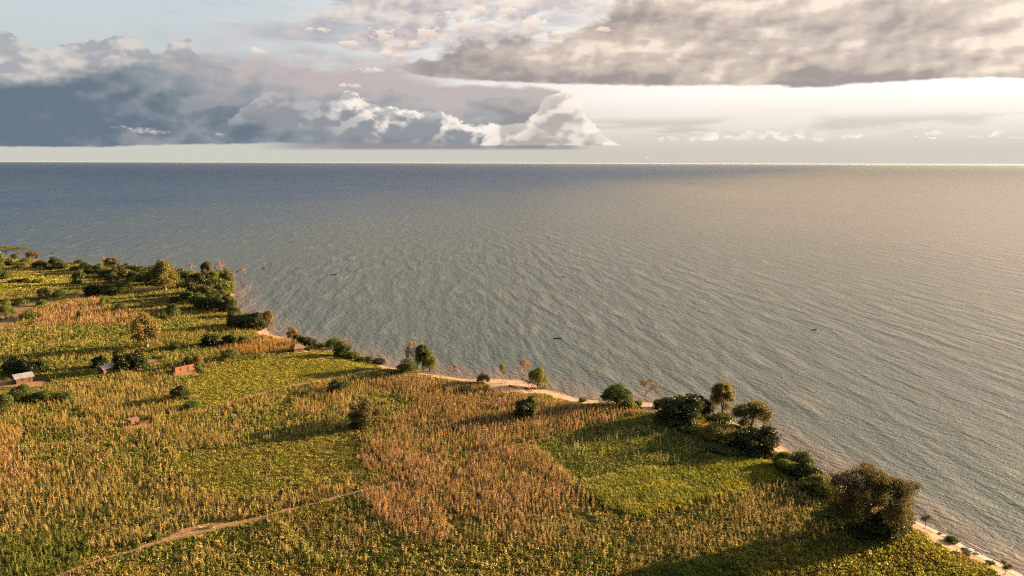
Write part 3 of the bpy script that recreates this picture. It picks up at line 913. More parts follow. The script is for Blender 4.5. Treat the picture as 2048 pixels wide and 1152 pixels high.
# the one great spreading tree by the water
def big_tree():
    rr = np.random.default_rng(200)
    tv, tf, tips = [], [], []
    tube(tv, tf, (0, 0, -.6), (.1, .1, 2.0), 1.15, .8, 10); tube(tv, tf, (.1, .1, 2.0), (-.1, .2, 5.2), .8, .62, 10)
    tube(tv, tf, (-.1, .2, 5.2), (.3, .2, 8.0), .55, .42, 8)
    for i in range(9):
        a = 2 * math.pi * i / 9 + rr.uniform(-.25, .25)
        z = 4.8 + (i % 3) * 1.6
        out_ = (1.25, .9, .55)[i % 3]
        grow(tv, tf, tips, np.array((0, .2, z)), np.array((math.cos(a) * out_, math.sin(a) * out_, .75 + .1 * (i % 3))), 3.25, .38, 5, rr, .46, .05, (2, 3), .79, .14, .03)
    # keep the crown inside a broad dome
    tp = []
    for q, d, dep in tips:
        tp.append((q, d, dep))
    q = tips_leaves(tp, 22, .6, .20, rr, .7, .5, .6)
    # hanging skirts of leaves low on both sides
    L = [(-7.0, -.5, 7.0, 3.2, 3.2, 2.0), (-5.0, 2, 9.2, 3.2, 3.0, 2.0), (6.8, 0, 5.6, 3.0, 3.0, 2.4), (8.6, .8, 4.2, 2.2, 2.4, 2.2), (4.2, -1.5, 9.2, 3.2, 3.2, 2.2),
         (0, 0, 12.6, 4.0, 4.0, 1.8), (-2.8, 1, 11.6, 3.4, 3.4, 1.7), (3.2, 0, 11.6, 3.4, 3.4, 1.9), (-9.0, -.5, 5.2, 1.8, 2.2, 1.7), (5.0, .5, 3.4, 2.0, 2.2, 1.6)]
    L += [(0, -1, 9.6, 4.4, 3.6, 2.2), (-3, -1.5, 8.2, 3.4, 3.2, 2.0), (2.6, -1.8, 6.6, 2.8, 2.6, 1.8), (-7.4, -1, 4.6, 3.0, 2.8, 2.2), (8.0, -1.0, 3.4, 2.8, 2.6, 2.3), (4.6, -3.4, 4.2, 2.6, 2.4, 2.2), (-4.4, -3.4, 5.6, 2.8, 2.6, 1.9), (1.0, 3.5, 5.0, 4.5, 3.0, 3.0), (9.6, 1, 6.2, 2.0, 2.4, 2.0)]
    q = np.vstack([q, lobes_leaves(L, 24000, .20, rr, .5, .5)])
    ell = lambda c: ((c[:, 0] / 12.6) ** 2 + (c[:, 1] / 11.0) ** 2 + ((c[:, 2] - 5.6) / 7.4) ** 2) * (1 + .20 * np.sin(np.arctan2(c[:, 2] - 5.6, c[:, 0]) * 5 - math.pi) + .12 * np.sin(np.arctan2(c[:, 1], c[:, 0]) * 4))
    e_ = ell(q.mean(1))
    tva = np.array(tv); inside = (ell(tva) < .93) | (tva[:, 2] < 3); tf = [f for f in tf if all(inside[i] for i in f)]
    q = q[e_ < 1.0 + .25 * rr.random(len(q)) ** 3]
    h, w = extents(q)
    return mesh_join('crown', q, [], [], [LM['umber']]), mesh_from('trunk', tv, tf, BK['brown']), h, w

# ------------------------------------------------------------------ trees and bushes, read off the photograph
def place(kind, px, py, wpx, hpx, leaf, label, cat, group=None, name=None, var=None, barkk=None, z=None, crown_part=True):
    P = gpt(px, py)
    sn = CAMZ / math.hypot(CAMZ, math.hypot(P[0], P[1]))
    low_kind = kind in ('dense', 'shrub', 'round', 'loose')
    k_ = .40 if low_kind else .12
    hpx = max(hpx * .5, hpx - (k_ + .10) * wpx * sn); py = py - k_ * wpx * sn
    P = gpt(px, py)
    for _ in range(3):
        zz = float(height(P[0], P[1])[0]) if z is None else z
        P = gpt(px, py, zz)
    dep = project(P)[2]
    W = wpx * dep / F; H = hpx * dep / F / math.cos(math.atan2(CAMZ, math.hypot(P[0], P[1])))
    pr = PROTO[kind]; pi = (var if var is not None else int(rng.integers(len(pr)))) % len(pr)
    crown, trunk, h, w, cn = pr[pi]
    nm = name or {'shrub': 'shrub', 'loose': 'shrub', 'snag': 'dead_snag', 'dense': 'dense_tree', 'bare': 'bare_tree', 'slim': 'young_tree'}.get(kind, 'tree')
    if crown is None:
        root = bpy.data.objects.new(nm, trunk)
    else:
        root = bpy.data.objects.new(nm, None); root.empty_display_size = 1
    COL.objects.link(root)
    root.location = P; root.rotation_euler = (0, 0, random.uniform(0, 6.28))
    root.scale = (W / w, W / w, H / h)
    tag(root, label, cat, group)
    if crown is not None:
        c = link(cn, crown, root)
        if leaf:
            c.material_slots[0].link = 'OBJECT'; c.material_slots[0].material = LM[leaf]
        tk = link('trunk' if cn == 'crown' else 'stem', trunk, root)
        if barkk: tk.material_slots[0].link = 'OBJECT'; tk.material_slots[0].material = BK[barkk]
    return root

cb, tb, hb, wb = big_tree()
PROTO['great'] = [(cb, tb, hb, wb, 'crown')]
g = place('great', 1732, 1072, 172, 134, 'umber', 'great spreading olive-brown tree with thick trunk at the lake edge, largest in the picture', 'tree', name='great_tree')
g.rotation_euler = (0, 0, 0)

TR = [
 # kind, x, y(base), w, h, leaf, label, category
 ('shrub', 1764, 1080, 84, 52, 'green', 'lit leafy bush growing against the foot of the great tree', 'bush'),
 ('shrub', 1802, 1056, 58, 42, 'green', 'green bush under the right-hand skirt of the great tree', 'bush'),
 ('shrub', 1700, 1044, 56, 36, 'lush', 'yellow-lit bush under the left boughs of the great tree', 'bush'),
 ('slim', 1850, 1058, 19, 29, 'umber', 'small dark tree on a thin stem beside the sand, right of the great tree', 'tree'),
 ('shrub', 1903, 1087, 27, 15, 'green', 'round green bush sitting alone on the foam-edged beach', 'bush'),
 ('shrub', 1932, 1112, 16, 8, 'olive', 'tiny low bush in the sand between the round beach bush and the frame corner', 'bush'),
 ('loose', 1980, 1134, 18, 13, 'green', 'small spiky plant in the white foam strip near the bottom right corner', 'bush'),
 ('slim', 2010, 1150, 24, 28, 'umber', 'dark tousled sapling at the bottom right end of the beach', 'tree'),
 ('dense', 1512, 916, 96, 62, 'dark', 'broad dark glossy bush over the narrow sand strip below the feathery tree', 'tree'),
 ('round', 1438, 893, 82, 44, 'olive', 'low yellow-topped thorn bush left of the broad dark bush', 'bush'),
 ('airy', 1502, 868, 64, 68, 'olive', 'golden-green feathery tree standing on the sand edge', 'tree'),
 ('airy', 1444, 832, 54, 68, 'olive', 'feathery tree with bare lower trunk leaning over the water', 'tree'),
 ('dense', 1362, 856, 94, 68, 'dark', 'largest dark green mango-like tree on the shore, big glossy leaves', 'tree'),
 ('dense', 1404, 832, 40, 38, 'dark', 'dark tree tucked behind the right side of the mango-like tree', 'tree'),
 ('slim', 1398, 812, 26, 22, 'green', 'wind-bent treetop poking up behind the mango-like tree', 'tree'),
 ('shrub', 1322, 820, 32, 20, 'dark', 'small dark bush at the left foot of the mango-like tree', 'bush'),
 ('shrub', 1440, 852, 62, 26, 'green', 'low dark mound of bushes between the mango-like tree and the feathery pair', 'bush'),
 ('shrub', 1468, 868, 44, 20, 'olive', 'low bush just inland of the golden-green feathery tree', 'bush'),
 ('round', 1233, 820, 62, 52, 'green', 'rounded green tree alone at the field edge with sand to its right', 'tree'),
 ('shrub', 1258, 822, 34, 22, 'lush', 'light green bush at the right foot of the rounded green tree', 'bush'),
 ('shrub', 1274, 815, 18, 14, 'green', 'little ball-shaped bush on the sand between two trees', 'bush'),
 ('bare', 1291, 802, 42, 46, 'khaki', 'pale almost leafless tree with several stems on its own sandy spit', 'tree'),
 ('shrub', 1166, 806, 19, 12, 'lush', 'yellowish tuft of bush alone on the bright sand', 'bush'),
 ('dense', 1052, 842, 49, 48, 'dark', 'dark round bush standing alone in the rust-coloured maize', 'tree'),
 ('round', 1075, 781, 40, 46, 'lush', 'bright green tree with a flat wide top on the sandy point', 'tree'),
 ('bare', 1049, 768, 32, 50, 'dry', 'tall peach-coloured sparse tree behind the flat-topped green one', 'tree'),
 ('slim', 1005, 763, 20, 38, 'lush', 'slender yellow-green tree standing on open sand', 'tree'),
 ('loose', 966, 769, 26, 22, 'green', 'ragged dark shrub at the waterline left of the slender tree', 'bush'),
 ('shrub', 930, 786, 30, 14, 'dark', 'low dark shrub inside the field edge behind the ragged waterline shrub', 'bush'),
 ('bare', 908, 753, 17, 24, 'dry', 'lone small straw-coloured tree at the water, with clear sand round it', 'tree'),
 ('round', 859, 747, 30, 44, 'lush', 'yellow-green tree, rightmost of the clump on the little headland', 'tree'),
 ('bare', 829, 738, 42, 58, 'pink', 'tallest pinkish leafless tree in the headland clump', 'tree'),
 ('airy', 846, 741, 36, 52, 'green', 'dark stemmed green tree in front of the pinkish leafless one', 'tree'),
 ('round', 815, 755, 42, 36, 'green', 'bushy green tree at the left foot of the headland clump', 'tree'),
 ('shrub', 790, 756, 26, 14, 'green', 'low bush beside the brown soil left of the headland clump', 'bush'),
 ('loose', 728, 860, 72, 56, 'umber', 'large brown spiky bush with bare twigs in the middle of the maize', 'bush'),
 ('shrub', 718, 862, 34, 22, 'dark', 'dark leafy bush growing into the foot of the large brown spiky bush', 'bush'),
 ('dense', 678, 788, 44, 27, 'dark', 'low dark dome-shaped bush on the diagonal soil strip', 'bush'),
 ('shrub', 735, 727, 26, 14, 'green', 'leafy bush at the lake edge, left half of a joined pair', 'bush'),
 ('shrub', 757, 730, 30, 13, 'dark', 'darker bush at the lake edge, right half of a joined pair', 'bush'),
 ('dense', 686, 717, 38, 32, 'green', 'dark bush that slopes down toward the lake below the pink tree', 'bush'),
 ('shrub', 706, 722, 32, 20, 'lush', 'sunlit vine-covered slope bush above the joined pair', 'bush'),
 ('shrub', 722, 727, 24, 13, 'green', 'low creeper mound filling the gap above the joined pair', 'bush'),
 ('round', 669, 703, 38, 28, 'lush', 'bright leafy tree left of the small pink tree', 'tree'),
 ('bare', 696, 701, 24, 24, 'pink', 'small pink leafless tree hanging over the water', 'tree'),
 ('dense', 615, 695, 34, 23, 'dark', 'dark leafy tree right behind the brown hut by the lake', 'tree'),
 ('shrub', 641, 697, 30, 11, 'green', 'low hedge of bush between the brown hut and the bright leafy tree', 'bush'),
 ('round', 586, 681, 24, 27, 'khaki', 'greyish-green tree at the tip of the shore maize strip', 'tree'),
 ('dense', 597, 684, 22, 16, 'dark', 'dark bush at the right foot of the greyish-green tree', 'bush'),
 ('round', 536, 655, 28, 34, 'khaki', 'golden tree leaning out at the end of the shore thicket', 'tree'),
 ('dense', 512, 663, 40, 36, 'dark', 'dark round tree beside the golden leaning one', 'tree'),
 ('round', 490, 658, 34, 32, 'green', 'green tree between two dark ones in the shore thicket', 'tree'),
 ('dense', 473, 657, 36, 34, 'dark', 'dark tree at the inland end of the shore thicket', 'tree'),
 ('dense', 421, 695, 36, 30, 'dark', 'dark ball of a tree alone at the right of a small bare yard', 'tree'),
 ('dense', 459, 690, 30, 22, 'dark', 'dark low tree touching an olive bush on its right', 'tree'),
 ('round', 489, 692, 32, 22, 'olive', 'olive bush touching the dark low tree on its left', 'bush'),
 ('round', 461, 723, 40, 24, 'lush', 'light green low tree with a flat top above the bright green plot', 'tree'),
 ('dense', 379, 731, 20, 20, 'dark', 'small black-green bush behind the long brick house', 'bush'),
 ('round', 397, 735, 21, 28, 'khaki', 'small golden tree at the right end of the long brick house', 'tree'),
 ('dense', 200, 738, 30, 28, 'dark', 'dark tree left of the tin-roofed hut', 'tree'),
 ('dense', 247, 744, 36, 44, 'dark', 'tall dark tree immediately right of the tin-roofed hut', 'tree'),
 ('dense', 272, 741, 44, 40, 'dark', 'wide dark tree, second to the right of the tin-roofed hut', 'tree'),
 ('round', 288, 738, 22, 24, 'green', 'smaller green tree at the right end of the dark trees by the hut', 'tree'),
 ('oval', 294, 697, 56, 70, 'khaki', 'big golden egg-shaped tree on a pale trunk, alone in the fields', 'tree'),
 ('round', 347, 637, 28, 30, 'green', 'square-looking green tree alone in the strips of maize', 'tree'),
 ('round', 353, 702, 26, 20, 'green', 'green bush in the weeds right of the golden egg-shaped tree', 'bush'),
 ('oval', 331, 583, 48, 62, 'olive', 'tall tree with a whitish trunk rising above the far thicket', 'tree'),
 ('dense', 28, 752, 42, 38, 'dark', 'dark tree at the left frame edge behind the low house', 'tree'),
 ('dense', 62, 752, 44, 36, 'dark', 'dark tree directly behind the grey roof of the low house', 'tree'),
 ('dense', 86, 748, 28, 32, 'green', 'right-hand dark tree of the three behind the low house', 'tree'),
 ('round', 45, 812, 50, 42, 'green', 'leafy tree in the field just below the low house', 'tree'),
 ('dense', 85, 808, 56, 30, 'green', 'wide dark bush in the field below and right of the low house', 'bush'),
 ('shrub', 128, 806, 40, 22, 'green', 'bush trailing off right of the wide dark field bush', 'bush'),
 ('round', 10, 832, 40, 46, 'green', 'shaded tree cut by the left frame edge below the low house', 'tree'),
 ('round', 360, 804, 38, 32, 'dark', 'dark wind-swept bush between the long brick house and the ruin', 'bush'),
 ('round', 383, 822, 34, 20, 'green', 'low green bush right below the dark wind-swept bush', 'bush'),
 ('shrub', 312, 1082, 14, 18, 'green', 'small dark bush beside the earth trail, lower left', 'bush'),
 ('shrub', 272, 1098, 20, 10, 'lush', 'yellow-green bush on the edge of the earth trail, lower left', 'bush'),
 ('shrub', 363, 955, 13, 12, 'dark', 'small dark bush inside the golden maize', 'bush'),
 ('round', 12, 640, 34, 38, 'lush', 'sunlit round tree at the left frame edge above the dirt road', 'tree'),
 ('shrub', 42, 612, 28, 14, 'green', 'dark bush at the upper side of the dirt road near the left frame edge', 'bush'),
 ('shrub', 84, 612, 20, 14, 'green', 'bush standing in the dirt road bend', 'bush'),
 ('round', 88, 600, 24, 26, 'olive', 'olive tree over the dirt road bend', 'tree'),
 ('shrub', 62, 640, 34, 16, 'green', 'bush below the dirt road left of the golden plot', 'bush'),
 ('round', 120, 602, 30, 22, 'green', 'green tree over the middle of the dirt road', 'tree'),
 ('dense', 158, 570, 24, 28, 'green', 'dark upright tree at the right end of the bright yellow-green field', 'tree'),
 ('dense', 190, 592, 42, 24, 'dark', 'dark bush above the end of the dirt road', 'bush'),
 ('dense', 222, 594, 44, 28, 'green', 'broad green-topped tree in the middle of the inland hedge', 'tree'),
 ('round', 246, 592, 36, 28, 'green', 'rightmost round tree of the inland hedge', 'tree'),
 ('round', 224, 568, 26, 24, 'green', 'tree in the gap between the inland hedge and the far thicket', 'tree'),
 ('loose', 210, 614, 20, 22, 'lush', 'light thin bush in the golden plot under the inland hedge', 'bush'),
 ('shrub', 202, 616, 14, 14, 'green', 'small dark bush at the golden plot corner', 'bush'),
 ('round', 243, 625, 26, 20, 'olive', 'thin olive tree right of the golden plot', 'tree'),
 ('shrub', 162, 640, 14, 20, 'olive', 'small upright bush in the golden plot', 'bush'),
 ('dense', 372, 602, 26, 20, 'green', 'green bush below the far thicket, left of the bushy slope', 'bush'),
 ('round', 352, 612, 28, 20, 'green', 'leafy bush right of the whitish trunk', 'bush'),
 ('round', 50, 567, 18, 11, 'dark', 'small dark hedge bush on the far field line', 'bush'),
 ('shrub', 30, 568, 26, 10, 'green', 'low hedge bush at the far left field line', 'bush'),
 ('dense', 6, 560, 26, 24, 'green', 'green tree at the left frame edge above the far field line', 'tree'),
 ('shrub', 75, 568, 22, 10, 'green', 'low rounded bush ending the far field hedge', 'bush'),
 ('umbrella', 12, 517, 42, 26, 'olive', 'flat-topped thorn tree cut by the left frame edge', 'tree'),
 ('umbrella', 38, 518, 36, 25, 'olive', 'flat-topped thorn tree, second from the left frame edge', 'tree'),
 ('round', 30, 520, 14, 13, 'green', 'dark shrub under the flat-topped thorn trees', 'bush'),
 ('airy', 67, 524, 22, 23, 'khaki', 'sunlit tree right of the flat-topped pair', 'tree'),
 ('shrub', 48, 527, 20, 10, 'green', 'small bush between the flat-topped pair and the sunlit tree', 'bush'),
 ('dense', 110, 538, 28, 24, 'dark', 'dark round tree on the far shore', 'tree'),
 ('round', 80, 538, 28, 18, 'umber', 'brownish bush left of the dark round far-shore tree', 'bush'),
 ('shrub', 138, 531, 24, 6, 'dark', 'long low bush along the far waterline', 'bush'),
 ('round', 158, 530, 18, 11, 'green', 'small tree on the far waterline right of the long low bush', 'tree'),
 ('bare', 210, 540, 12, 28, 'pink', 'pale dead tree poking out of the far-shore bushes', 'tree'),
 ('airy', 226, 543, 34, 28, 'olive', 'golden tree on the far shore, tallest between the dark round tree and the whitish trunk', 'tree'),
 ('round', 200, 548, 22, 22, 'lush', 'sunlit bush at the foot of the golden far-shore tree', 'bush'),
 ('dense', 183, 549, 26, 20, 'green', 'dark bush left of the golden far-shore tree', 'bush'),
 ('airy', 414, 556, 21, 34, 'umber', 'nearly bare tree, middle one standing on the pale sand of the cape', 'tree'),
 ('bare', 443, 555, 22, 32, 'pink', 'pinkish leafless tree on the cape with a green one at its side', 'tree'),
 ('round', 453, 552, 14, 16, 'olive', 'small green tree touching the pinkish leafless tree on the cape', 'tree'),
 ('bare', 385, 548, 14, 22, 'pink', 'thin leafless tree at the left of the cape', 'tree'),
 ('bare', 484, 560, 16, 24, 'pink', 'bare tree standing in the lake off the cape', 'tree'),
]
SNAGS = [(480, 562, 10, 9, 'drowned dark branches at the foot of the bare tree in the lake'), (486, 574, 12, 14, 'tangle of drowned branches, nearest the shore of the cape'),
         (497, 575, 8, 9, 'small dark snag at the lake side of the drowned tangle'), (473, 560, 5, 7, 'thin dark stump sticking out of the water beside the cape'),
         (564, 667, 6, 6, 'small snag in the water off the brown hut field'), (1124, 785, 8, 13, 'forked dead branch standing in the water off the sandy point'),
         (952, 760, 6, 9, 'stick-like stump at the waterline left of the slender tree'), (924, 758, 6, 5, 'dark driftwood stump on the beach'),
         (1664, 952, 10, 26, 'curved dead branch sticking up from the shallow water near the great tree'), (1018, 755, 10, 6, 'driftwood pile right of the slender tree')]
for kind, x, y, w, h, leaf, lab, cat in TR:
    bk = 'pale' if kind in ('bare', 'oval') else None
    if 'in the lake' in lab: bk = 'grey'
    zz = -.3 if 'in the lake' in lab else None
    place(kind, x, y, w, h, leaf, lab, cat, barkk=bk, z=zz)
for x, y, w, h, lab in SNAGS:
    place('snag', x, y, w, h, None, lab, 'driftwood', z=None if 'on the beach' in lab or 'pile' in lab else -.2)
# thicket on the cape and the far shore: alike bushes nothing tells apart
THICK = {
 'bushes of the cape thicket': ('dark or sunlit leafy bush packed in the thicket on the cape', [
   (378, 575, 30, 22, 'green'), (398, 575, 26, 20, 'dark'), (420, 572, 26, 20, 'lush'), (440, 570, 26, 20, 'green'), (456, 572, 22, 20, 'olive'), (412, 590, 30, 24, 'dark'),
   (436, 588, 30, 22, 'lush'), (455, 590, 24, 20, 'lush'), (392, 598, 28, 24, 'dark'), (418, 608, 32, 26, 'dark'), (444, 605, 30, 24, 'lush'), (400, 620, 28, 24, 'green'),
   (430, 622, 34, 22, 'dark'), (456, 628, 28, 24, 'dark'), (470, 638, 24, 18, 'green'), (462, 612, 16, 14, 'lush'), (425, 555, 14, 9, 'green'), (408, 558, 15, 12, 'umber'), (384, 560, 20, 13, 'olive')]),
 'bushes of the far shore thicket': ('leafy bush packed in the long thicket on the far shore', [
   (248, 548, 22, 14, 'green'), (262, 552, 26, 14, 'dark'), (280, 553, 24, 14, 'green'), (300, 556, 22, 16, 'dark'), (270, 568, 30, 18, 'dark'), (292, 572, 30, 22, 'green'),
   (310, 572, 28, 20, 'dark'), (345, 562, 26, 18, 'umber'), (362, 560, 22, 16, 'umber'), (355, 578, 28, 20, 'green'), (372, 568, 20, 16, 'olive'), (252, 560, 20, 14, 'olive'),
   (236, 556, 22, 12, 'dark'), (212, 556, 24, 12, 'green'), (330, 560, 20, 16, 'green'), (90, 534, 12, 6, 'green'), (150, 542, 16, 7, 'green'), (170, 542, 18, 12, 'green'),
   (128, 540, 16, 10, 'lush'), (98, 541, 16, 10, 'dark'), (22, 533, 26, 9, 'green'), (45, 537, 20, 8, 'olive'), (0, 540, 16, 22, 'lush'), (290, 545, 10, 8, 'green')]),
 'bushes of the right shore thicket': ('sunlit leafy bush in the low row along the sand, above the great tree', [
   (1566, 942, 34, 30, 'lush'), (1582, 955, 38, 30, 'lush'), (1604, 946, 38, 38, 'green'), (1612, 966, 44, 36, 'dark'), (1640, 972, 30, 24, 'dark'), (1628, 990, 48, 32, 'lush'),
   (1652, 1000, 42, 30, 'lush'), (1666, 985, 24, 18, 'green'), (1595, 925, 26, 18, 'green')]),
 'low bushes of the shaded weeds': ('low green weed bush on the shaded ground beside the shore trees', [
   (1380, 868, 40, 16, 'green'), (1420, 905, 44, 16, 'green'), (1460, 915, 40, 15, 'dark'), (1486, 880, 30, 16, 'dark'), (1340, 840, 30, 14, 'green'), (1405, 875, 44, 16, 'green'),
   (1700, 1062, 40, 20, 'green'), (1730, 1085, 44, 18, 'dark'), (1670, 1040, 40, 18, 'green'), (1560, 925, 24, 14, 'green')]),
}
for grp, (lab, L) in THICK.items():
    side = {}
    for i_, (x, y, w, h, leaf) in enumerate(L):
        cw_ = {'dark': 'dark green', 'green': 'mid green', 'lush': 'bright yellow-green', 'olive': 'olive', 'umber': 'brownish', 'khaki': 'khaki'}[leaf]
        xs_ = sorted(q[0] for q in L); ys_ = sorted(q[1] for q in L)
        pl = ('left', 'middle', 'right')[min(2, int(3 * xs_.index(x) / len(L)))] + ' ' + ('upper', 'lower')[int(ys_.index(y) >= len(L) / 2)]
        side[i_] = cw_ + ' bush, ' + pl + ' part of the ' + grp.split(' of the ')[-1].replace('weeds bushes in the shade of shrubs', 'shaded weeds')
    side = {k: v.replace('low shaded weeds', 'low weeds shaded by the shore trees') for k, v in side.items()}
    for lb_ in set(side.values()):
        ks = sorted([k for k in side if side[k] == lb_], key=lambda k: L[k][0])
        od = {1: ('',), 2: (', left one', ', right one'), 3: (', left one', ', middle one', ', right one'), 4: (', first from left', ', second from left', ', third from left', ', last from left')}.get(len(ks))
        for n_, k in enumerate(ks): side[k] = lb_ + (od[n_] if od else '')
    for i_, (x, y, w, h, leaf) in enumerate(L):
        h = h * (1.5 if y < 640 else 1.15); w = w * 1.2
        lab = side[i_]
        k = 'shrub' if h < 17 else random.choice(['dense', 'round', 'shrub'])
        place(k, x, y, w, h, leaf, lab, 'bush', grp, name='thicket_bush')

# ------------------------------------------------------------------ houses
def simple_mat(name, c1, c2, scale=2.0, rough=.85, metal=0.0, bmp=.02, brick=False):
    m, t, out = new_mat(name); p = pos(t)
    n1 = noise(t, p, scale, 5, .6); c = mixc(t, n1.ss(.3, .7), c1, c2)
    if brick:
        oc = S(t, t.nodes.new('ShaderNodeTexCoord').outputs['Object'])
        x, y, z = sep(t, oc)
        br = t.nodes.new('ShaderNodeTexBrick'); v = comb(t, x + y, z, 0.0); t.links.new(v.k, br.inputs['Vector'])
        br.inputs['Scale'].default_value = 3.2; br.inputs['Mortar Size'].default_value = .02
        br.inputs['Mortar'].default_value = (.20, .12, .08, 1); t.links.new(c.k, br.inputs['Color1'])
        c2_ = scalec(t, c, .8); t.links.new(c2_.k, br.inputs['Color2']); c = S(t, br.outputs[0])
    b = principled(t, c, rough, .3); b.inputs['Metallic'].default_value = metal
    bump(t, b, n1, bmp); t.links.new(b.outputs[0], out.inputs[0]); return m
m_brick = simple_mat('burnt_brick', (.21, .092, .055), (.31, .145, .088), 1.5, brick=True)
m_brick_d = simple_mat('dark_shaded_brick', (.13, .06, .04), (.20, .09, .055), 1.5, brick=True)  # darker brick copy, carrying the shade on the tin house wall
m_tin = simple_mat('tin_roof', (.42, .43, .44), (.60, .61, .61), .8, .45, .5)
m_rust = simple_mat('rusty_roof', (.42, .22, .15), (.60, .38, .28), 1.2, .8)
m_thatch = simple_mat('thatch', (.16, .11, .075), (.30, .21, .14), 3.0, .95)
m_wood = simple_mat('old_wood', (.06, .04, .028), (.14, .095, .06), 3.0, .85)
m_dark = simple_mat('dark_opening', (.012, .010, .009), (.02, .017, .015), 3.0, .9)

def boxv(V, Fc, x0, x1, y0, y1, z0, z1):
    s = len(V)
    V += [(x0, y0, z0), (x1, y0, z0), (x1, y1, z0), (x0, y1, z0), (x0, y0, z1), (x1, y0, z1), (x1, y1, z1), (x0, y1, z1)]
    Fc += [(s, s + 3, s + 2, s + 1), (s + 4, s + 5, s + 6, s + 7), (s, s + 1, s + 5, s + 4), (s + 1, s + 2, s + 6, s + 5), (s + 2, s + 3, s + 7, s + 6), (s + 3, s, s + 4, s + 7)]

def wall_with_holes(V, Fc, x0, x1, y, th, z0, z1, holes):
    """front or back wall along x, holes = (xa, xb, za, zb) sorted by x"""
    x = x0
    for xa, xb, za, zb in holes:
        boxv(V, Fc, x, xa, y, y + th, z0, z1)
        if za > z0 + .01: boxv(V, Fc, xa, xb, y, y + th, z0, za)
        if zb < z1 - .01: boxv(V, Fc, xa, xb, y, y + th, zb, z1)
        x = xb
    boxv(V, Fc, x, x1, y, y + th, z0, z1)

def corrugated(V, Fc, a, b_, c, d, n, amp=.035):
    """sheet a-b eaves edge, d-c ridge edge, n ribs"""
    a, b_, c, d = map(np.array, (a, b_, c, d)); s = len(V)
    for i in range(2 * n + 1):
        u = i / (2 * n); h = amp * (i % 2)
        p = a + (b_ - a) * u; q = d + (c - d) * u
        V += [tuple(p + (0, 0, h)), tuple(q + (0, 0, h))]
    for i in range(2 * n): k = s + 2 * i; Fc.append((k, k + 2, k + 3, k + 1))

